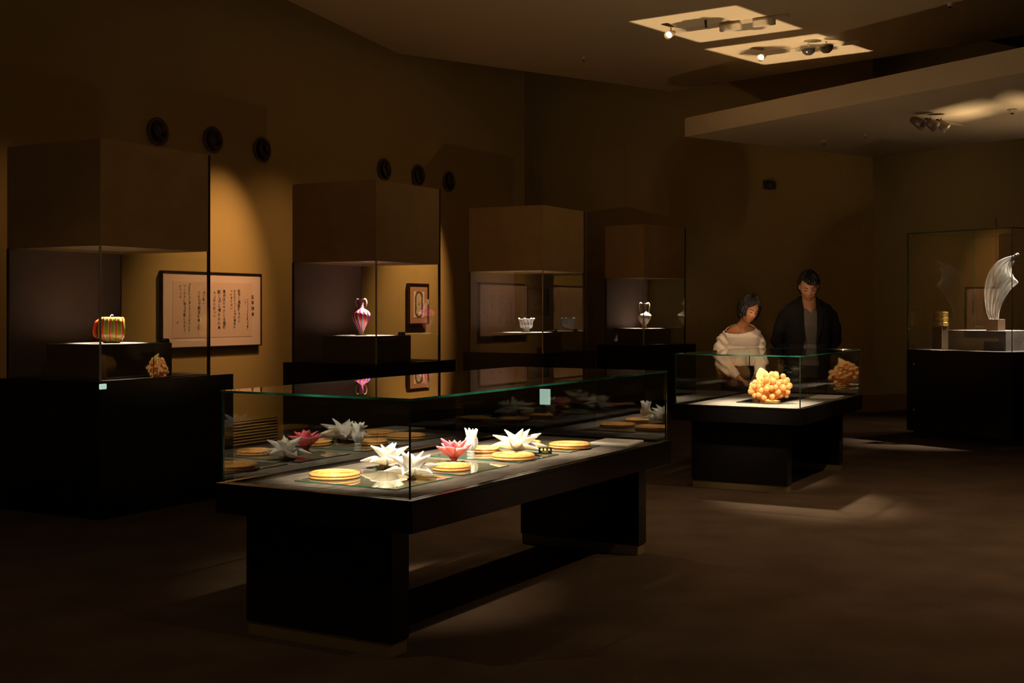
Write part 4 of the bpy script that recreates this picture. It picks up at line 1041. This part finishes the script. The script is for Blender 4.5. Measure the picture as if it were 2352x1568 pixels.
# ------------------------------------------------------------------ people
def head_vert(th, ph, sc, male):
    """th around (0 = front, -Y), ph latitude; returns point in head space (face toward -Y)"""
    x = math.sin(th) * math.cos(ph); y = -math.cos(th) * math.cos(ph); z = math.sin(ph)
    X = x * .074; Y = y * .094; Z = z * .118
    if Z < 0:
        k = -Z / .118
        X *= 1 - (.30 if male else .38) * k ** 1.5
        Y = Y * (1 - .10 * k) - .012 * k if y < 0 else Y * (1 - .45 * k)
    front = max(0, -y)
    def gz(cx, cz, sx, sz, amp): return amp * math.exp(-((X - cx) / sx) ** 2 - ((Z - cz) / sz) ** 2) * (1 if y < 0 else 0)
    Y -= gz(0, -.018, .010, .020, .016) + gz(0, -.030, .013, .008, .012) + gz(0, -.066, .022, .006, .005) + gz(0, -.10, .022, .014, .006)
    Y += gz(.031, .008, .016, .011, .008) + gz(-.031, .008, .016, .011, .008)
    Y -= gz(0, .028, .04, .010, .003)
    Y -= gz(.038, -.03, .02, .02, .004) + gz(-.038, -.03, .02, .02, .004)
    return Vector((X, Y, Z)) * sc
def head_bm(bm, M, sc, male, nth=56, nph=44):
    rows = []
    for j in range(nph + 1):
        ph = -PI / 2 + PI * j / nph
        rows.append([bm.verts.new(M @ head_vert(-PI + 2 * PI * i / nth, max(-1.54, min(1.54, ph)), sc, male)) for i in range(nth)])
    for a, b in zip(rows, rows[1:]):
        for i in range(nth): bm.faces.new((a[i], a[(i + 1) % nth], b[(i + 1) % nth], b[i]))
    bm.faces.new(rows[0][::-1]); bm.faces.new(rows[-1])
    for s in (-1, 1):
        sphere_bm(bm, M @ Vector((s * .076 * sc, .006, .002)), .020 * sc, 12, 8, (.5, .75, 1.35))
def face_parts(t, M, sc, male):
    def onface(x, z, off=.0018):
        # find surface point at x,z by marching
        best = None
        for i in range(80):
            for _ in (0,):
                th = -1.2 + 2.4 * i / 79
                # solve latitude for z
                ph = math.asin(max(-1, min(1, z / .118)))
                p = head_vert(th, ph, 1, male)
                if best is None or abs(p.x - x) < abs(best.x - x): best = p
        return M @ (Vector((best.x, best.y - off, best.z)) * sc)
    for s in (-1, 1):
        bm = bmesh.new(); tube_bm(bm, [onface(s * .018, .004), onface(s * .026, .0005), onface(s * .034, -.0005), onface(s * .045, .004)], [.0012, .0034, .0036, .001], 8, .8)
        link('eye', mesh('eye', bm, True), M_dark, t)
        bm = bmesh.new(); z0 = .024
        tube_bm(bm, [onface(s * .014, z0), onface(s * .027, z0 + .004), onface(s * .040, z0 + .004), onface(s * .050, z0)], [.0022, .0034 if male else .0025, .003 if male else .002, .001], 6, .6)
        link('eyebrow', mesh('eyebrow', bm, True), M_hair, t)
    bm = bmesh.new(); zl = -.064
    tube_bm(bm, [onface(-.021, zl, .0), onface(-.010, zl, .003), onface(0, zl, .004), onface(.010, zl, .003), onface(.021, zl, .0)], [.002, .005, .0058, .005, .002], 8, .6)
    link('lips', mesh('lips', bm, True), M_lips, t)
    bm = bmesh.new(); tube_bm(bm, [onface(-.019, zl, .0055), onface(0, zl, .0095), onface(.019, zl, .0055)], [.0008, .0013, .0008], 6)
    link('mouth_line', mesh('mouth_line', bm, True), M_dark, t)
def hair_mesh(M, sc, male, seed):
    bm = bmesh.new(); nth, nph = 240, 150; rows = []
    for j in range(nph + 1):
        ph = -PI / 2 + PI * j / nph; row = []
        for i in range(nth):
            th = -PI + 2 * PI * i / nth
            p = head_vert(th, max(-1.54, min(1.54, ph)), 1, male)
            front = math.cos(th)
            thick = (.020 + .014 * max(0, math.sin(ph))) if male else (.023 + .010 * max(0, math.sin(ph)))
            if not male: thick += .012 * max(0, -front) * math.cos(ph)
            st = .0035 * math.sin(th * (23 if male else 31) + 3 * noise.noise(Vector((th * 2, ph * 3, seed)))) + (.005 if male else .004) * noise.noise(Vector((th * 2.2, ph * 5, seed)) * (1.6 if male else 1))
            dirn = Vector((p.x, p.y, p.z * .9)).normalized()
            q = p + dirn * (thick + st)
            row.append(bm.verts.new(M @ (q * sc)))
        rows.append(row)
    for j in range(nph):
        ph = -PI / 2 + PI * (j + .5) / nph; z = math.sin(ph)
        for i in range(nth):
            th = -PI + 2 * PI * (i + .5) / nth; a = abs(th)
            if male:
                # side-swept fringe: hairline height by angle
                line = .50 + .22 * (-th) if a < 1.0 else (.30 if a < 1.35 else (-.15 if a < 1.62 else (.02 if a < 1.85 else -.62)))
                if a < 1.0: line = .44 - .20 * th + .02 * math.sin(th * 9)
            else:
                # centre-ish part, curtains each side, bob to jaw level
                if a < 1.15:
                    cpt = abs(th - .12)
                    line = .66 - .42 * min(1, cpt / 1.0) ** 1.2
                    if cpt > .98: line = -.30
                else: line = -.72 if a > 1.9 else -.50
            if z > line: bm.faces.new((rows[j][i], rows[j][(i + 1) % nth], rows[j + 1][(i + 1) % nth], rows[j + 1][i]))
    bmesh.ops.delete(bm, geom=[v for v in bm.verts if not v.link_faces], context='VERTS')
    me = mesh('hair', bm, True); return me
def hand(bm, wrist, dirn, palm_n, s=1.0, curl=.5, thumb=1):
    """palm and five tapered bent fingers as closed tubes in bm"""
    d = Vector(dirn).normalized(); n = Vector(palm_n); n = (n - d * n.dot(d)).normalized(); side = d.cross(n)
    w_ = Vector(wrist)
    tube_bm(bm, [w_ - d * .02, w_ + d * .02 * s, w_ + d * .055 * s, w_ + d * .085 * s], [(.016 * s, .024 * s), (.014 * s, .034 * s), (.013 * s, .038 * s), (.010 * s, .036 * s)], 12)
    for k, (off, L) in enumerate(((-.028, .062), (-.009, .072), (.010, .068), (.027, .054))):
        b = w_ + d * .080 * s + side * off * s
        pts = [b]; cur = d.copy(); ang = 0
        for seg, f in enumerate((.45, .32, .23)):
            ang += curl * (.7 + .35 * seg)
            dd = (d * math.cos(ang) + n * math.sin(ang)).normalized()
            pts.append(pts[-1] + dd * L * f * s)
        tube_bm(bm, pts, [.0095 * s, .0088 * s, .0080 * s, .0062 * s], 10)
    b = w_ + d * .025 * s - side * thumb * .028 * s
    tube_bm(bm, [b, b + (d * .7 - side * thumb * .6).normalized() * .030 * s, b + (d * .9 - side * thumb * .35 + n * .3).normalized() * .058 * s, b + (d * 1.0 - side * thumb * .05 + n * .5).normalized() * .078 * s], [.013 * s, .011 * s, .0095 * s, .007 * s], 10)

# ---- woman
WYd = 11.66; WX = (1703 - 1176) / FPX * WYd; pxm = WYd / FPX
def W(px, py, dy=0.0): # picture position in her own standing plane -> local point
    return Vector(((px - 1703) * pxm, dy, EYE - (py - HOR) * pxm))
t = thing('person', 'woman in loose white blouse, dark bob, hands clasped, bending over grapes', 'person', (WX, WYd, 0), 0)
HM = Matrix.Translation(W(1711, 712, -.20)) @ Euler((.0, .0, .42), 'XYZ').to_matrix().to_4x4() @ Euler((.34, 0.16, 0), 'XYZ').to_matrix().to_4x4()
bm = bmesh.new(); head_bm(bm, HM, 1.02, False)
tube_bm(bm, [W(1709, 724, -.155), W(1704, 738, -.125), W(1701, 750, -.09), W(1701, 768, -.06)], [.050, .048, .060, .085], 16)
tube_bm(bm, [W(1678, 768, -.04), W(1703, 762, -.06), W(1728, 768, -.04)], [(.036, .045), (.05, .065), (.036, .045)], 16)
rings_bm(bm, [(0, .10, .80, .14, .10), (.0, .07, .9, .125, .095), (0, .02, 1.02, .13, .09), (0, -.03, 1.14, .155, .095), (0, -.05, 1.19, .155, .088), (-.01, -.065, 1.225, .115, .072), (-.01, -.075, 1.25, .075, .06)], 24)
for s, pts in ((-1, [(1676, 776, -.03), (1658, 797, .0), (1652, 822, -.04), (1672, 850, -.15), (1693, 869, -.22)]), (1, [(1730, 776, -.03), (1741, 797, .0), (1745, 820, -.04), (1735, 848, -.15), (1722, 868, -.22)])):
    tube_bm(bm, [W(*p) for p in pts], [.032, .034, .034, .030, .022], 12)
hand(bm, W(1693, 868, -.22), W(1712, 880, -.27) - W(1693, 868, -.22), (0.3, -.2, -1), .92, .55, 1)
hand(bm, W(1724, 867, -.22), W(1710, 881, -.26) - W(1724, 867, -.22), (-.3, -.2, -1), .92, .6, -1)
for s in (-1, 1):
    tube_bm(bm, [(s * .085, .10, .82), (s * .09, .09, .6), (s * .085, .08, .44), (s * .08, .09, .25), (s * .08, .10, .08)], [.085, .070, .052, .048, .035], 14)
    tube_bm(bm, [(s * .08, .12, .04), (s * .082, .05, .04), (s * .086, -.06, .03), (s * .088, -.10, .025)], [(.03, .03), (.035, .035), (.025, .042), (.018, .03)], 12)
link('body', voxel('body', bm, .0055, 3), M_skin, t)
link('hair', hair_mesh(HM, 1.02, False, 3.1), M_hair, t)
face_parts(t, HM, 1.02, False)
bm = bmesh.new()
rings_bm(bm, [(.005, .03, .868, .165, .125, .9), (.005, .03, .90, .168, .13, .9), (0, .02, .98, .172, .13, .9), (0, -.01, 1.07, .178, .13, .9), (-.005, -.035, 1.14, .185, .125, .9), (-.005, -.05, 1.19, .178, .108), (-.01, -.06, 1.235, .130, .086), (-.01, -.07, 1.27, .10, .075)], 36)
for pts, rr in (([(1678, 768, -.04), (1664, 782, -.02), (1656, 806, -.01), (1658, 830, -.07), (1672, 852, -.15), (1687, 864, -.20)], [.060, .078, .086, .082, .060, .036]),
                ([(1728, 768, -.04), (1739, 784, -.02), (1743, 808, -.01), (1744, 830, -.08), (1737, 850, -.16), (1728, 864, -.20)], [.066, .074, .072, .068, .050, .034])):
    tube_bm(bm, [W(*p) for p in pts], rr, 18)
def bl_fold(c):
    f = .006 * noise.noise(Vector((c.x * 16, c.y * 8, c.z * 9))) + .005 * noise.ridged_multi_fractal(Vector((c.x * 9, c.y * 6, c.z * 6)), 1, 2, 3, 1, 2) - .006
    if abs(c.x) > .15: f += .007 * math.sin(c.x * 60 + c.z * 70 + 4 * noise.noise(c * 8))
    return f
me = voxel('blouse', bm, .006, 5, bl_fold)
pn = Vector((-.14, -.55, 1)); pc = Vector((-.01, -.07, 1.224))
cut(me, [(pc, pn)], lambda c: (c - pc).dot(pn) > 0)
o = link('blouse', me, M_blouse, t); sm = o.modifiers.new('cloth', 'SOLIDIFY'); sm.thickness = .004; sm.offset = -1
bm = bmesh.new()
rings_bm(bm, [(0, .09, .60, .175, .14), (0, .09, .70, .172, .135), (0, .07, .80, .158, .125), (0, .05, .89, .135, .105), (0, .045, .91, .13, .1)], 28)
for s in (-1, 1): tube_bm(bm, [(s * .085, .09, .64), (s * .095, .085, .45), (s * .09, .09, .25), (s * .088, .095, .09)], [.098, .085, .075, .07], 16)
link('trousers', voxel('trousers', bm, .009, 4), M_trousers, t)
for s in (-1, 1):
    bm = bmesh.new(); rings_bm(bm, [(s * .085, -.0, .0, .045, .135, .8), (s * .085, .0, .035, .046, .135, .8), (s * .085, .03, .06, .042, .10), (s * .085, .06, .085, .036, .05)], 20)
    link('shoe', mesh('shoe', bm, True), M_trousers, t)

# ---- man
MYd = 11.85; MX = (1857 - 1176) / FPX * MYd; pm = MYd / FPX
def Mn(px, py, dy=0.0): return Vector(((px - 1857) * pm, dy, EYE - (py - HOR) * pm))
t = thing('person', 'man in dark jacket over grey sweater, head bowed, hands behind him', 'person', (MX, MYd, 0), 0)
HM = Matrix.Translation(Mn(1848, 659, -.17)) @ Euler((0, 0, -.16), 'XYZ').to_matrix().to_4x4() @ Euler((.46, -.03, 0), 'XYZ').to_matrix().to_4x4()
bm = bmesh.new(); head_bm(bm, HM, 1.12, True)
tube_bm(bm, [Mn(1850, 670, -.11), Mn(1853, 684, -.09), Mn(1855, 698, -.06), Mn(1856, 714, -.02)], [.064, .064, .070, .095], 16)
tube_bm(bm, [Mn(1812, 714, .01), Mn(1832, 708, .0), Mn(1857, 704, -.01), Mn(1882, 708, .0), Mn(1903, 714, .01)], [(.035, .05), (.04, .055), (.055, .075), (.04, .055), (.035, .05)], 16)
rings_bm(bm, [(0, .06, .86, .155, .11), (0, .05, .96, .145, .105), (0, .03, 1.1, .16, .11), (0, .0, 1.28, .19, .115), (0, -.01, 1.37, .18, .095), (0, -.01, 1.41, .12, .075)], 28)
for s in (-1, 1):
    tube_bm(bm, [(s * .17, .01, 1.34), (s * .235, .05, 1.22), (s * .258, .12, 1.10), (s * .17, .20, .96), (s * .06, .21, .90)], [.042, .042, .040, .034, .026], 12)
    hand(bm, Vector((s * .06, .215, .90)), Vector((-s * .8, .05, -.5)), (0, -1, .1), 1.0, .5, s)
    tube_bm(bm, [(s * .09, .06, .88), (s * .10, .05, .66), (s * .095, .04, .50), (s * .09, .06, .28), (s * .09, .08, .09)], [.095, .080, .058, .055, .04], 14)
    tube_bm(bm, [(s * .09, .11, .045), (s * .095, .03, .04), (s * .10, -.08, .03), (s * .102, -.13, .025)], [(.03, .035), (.038, .04), (.028, .045), (.02, .035)], 12)
link('body', voxel('body', bm, .0055, 3), M_skinm, t)
link('hair', hair_mesh(HM, 1.10, True, 8.4), M_hair, t)
face_parts(t, HM, 1.12, True)
bm = bmesh.new()
rings_bm(bm, [(0, .05, .86, .172, .125, .85), (0, .045, .92, .170, .128, .85), (0, .03, 1.06, .170, .128, .85), (0, .0, 1.25, .185, .135, .85), (-.002, -.015, 1.36, .175, .118), (-.005, -.03, 1.41, .12, .085)], 36)
def knit(c): return .004 * noise.noise(Vector((c.x * 10, c.y * 6, c.z * 30))) + .003 * math.sin(c.z * 60) * (1 if c.z < 1.02 else 0)
me = voxel('sweater', bm, .006, 4, knit)
# cut the V neck out of the front
cut(me, [((-.01, 0, 1.352), (1.55, 0, -1)), ((-.01, 0, 1.352), (-1.55, 0, -1)), ((0, .02, 0), (0, 1, 0)), ((0, 0, 1.42), (0, 0, 1))],
    lambda c: (c.y < .02 and c.z > 1.352 + abs(c.x + .01) * 1.55) or c.z > 1.42)
link('sweater', me, M_sweater, t)
# jacket: closed shell with an open front
bm = bmesh.new()
rings_bm(bm, [(.0, .05, .74, .225, .160, .85), (0, .05, .86, .218, .158, .85), (0, .04, 1.02, .205, .150, .85), (0, .01, 1.22, .220, .152, .85), (0, .0, 1.34, .240, .135, .9), (0, .0, 1.40, .236, .118), (0, .005, 1.44, .212, .102), (0, .01, 1.475, .150, .09), (0, .02, 1.505, .095, .075), (0, .03, 1.53, .075, .060)], 40)
for s in (-1, 1):
    tube_bm(bm, [(s * .165, .0, 1.38), (s * .215, .01, 1.34), (s * .255, .045, 1.22), (s * .275, .11, 1.10), (s * .20, .19, .97), (s * .10, .21, .91)], [.055, .070, .070, .068, .058, .045], 18)
def jk(c): return .007 * noise.noise(Vector((c.x * 9, c.y * 6, c.z * 7))) + .004 * noise.noise(Vector((c.x * 25, c.y * 12, c.z * 14)))
me = voxel('jacket', bm, .0065, 5, jk)
XO = -.012
def openf(c):
    if c.y > -.005: return False
    hw = max(.062, .062 + (1.06 - c.z) * .16)
    return abs(c.x - XO) < hw
cut(me, [((0, -.005, 0), (0, 1, 0)), ((XO + .062, 0, 1.06), (1, 0, .16)), ((XO - .062, 0, 1.06), (-1, 0, .16)), ((XO + .062, 0, 0), (1, 0, 0)), ((XO - .062, 0, 0), (1, 0, 0))], openf)
o = link('jacket', me, M_jacket, t)
sm = o.modifiers.new('cloth', 'SOLIDIFY'); sm.thickness = .005; sm.offset = -1
for s in (-1, 1):
    bm = bmesh.new()
    pts = [Vector((-.012 + s * x, y, z)) for x, y, z in ((.078, -.070, 1.50), (.088, -.108, 1.43), (.098, -.138, 1.33), (.084, -.152, 1.22), (.064, -.156, 1.10))]
    wd = [.020, .042, .052, .034, .010]
    vs = []
    for p_, w_ in zip(pts, wd):
        vs.append([bm.verts.new(p_ + Vector((q * w_ * .5, d_, 0))) for q in (-1, 1) for d_ in (0, .008)])
    for a, b in zip(vs, vs[1:]):
        for i, j in ((0, 1), (1, 3), (3, 2), (2, 0)): bm.faces.new((a[i], a[j], b[j], b[i]))
    bm.faces.new((vs[0][0], vs[0][1], vs[0][3], vs[0][2])); bm.faces.new((vs[-1][0], vs[-1][2], vs[-1][3], vs[-1][1]))
    link('lapel', mesh('lapel', bm), M_jacket, t)
bm = bmesh.new()
rings_bm(bm, [(0, .05, .74, .18, .13), (0, .05, .84, .178, .13), (0, .05, .92, .168, .122)], 28)
for s in (-1, 1): tube_bm(bm, [(s * .09, .05, .80), (s * .105, .045, .52), (s * .10, .06, .28), (s * .098, .07, .06)], [.102, .085, .075, .07], 16)
link('trousers', voxel('trousers', bm, .009, 4), M_trousers, t)
for s in (-1, 1):
    bm = bmesh.new(); rings_bm(bm, [(s * .098, -.01, .0, .05, .15, .8), (s * .098, -.01, .04, .05, .15, .8), (s * .098, .03, .07, .045, .11), (s * .098, .07, .09, .04, .055)], 20)
    link('shoe', mesh('shoe', bm, True), M_blackm, t)
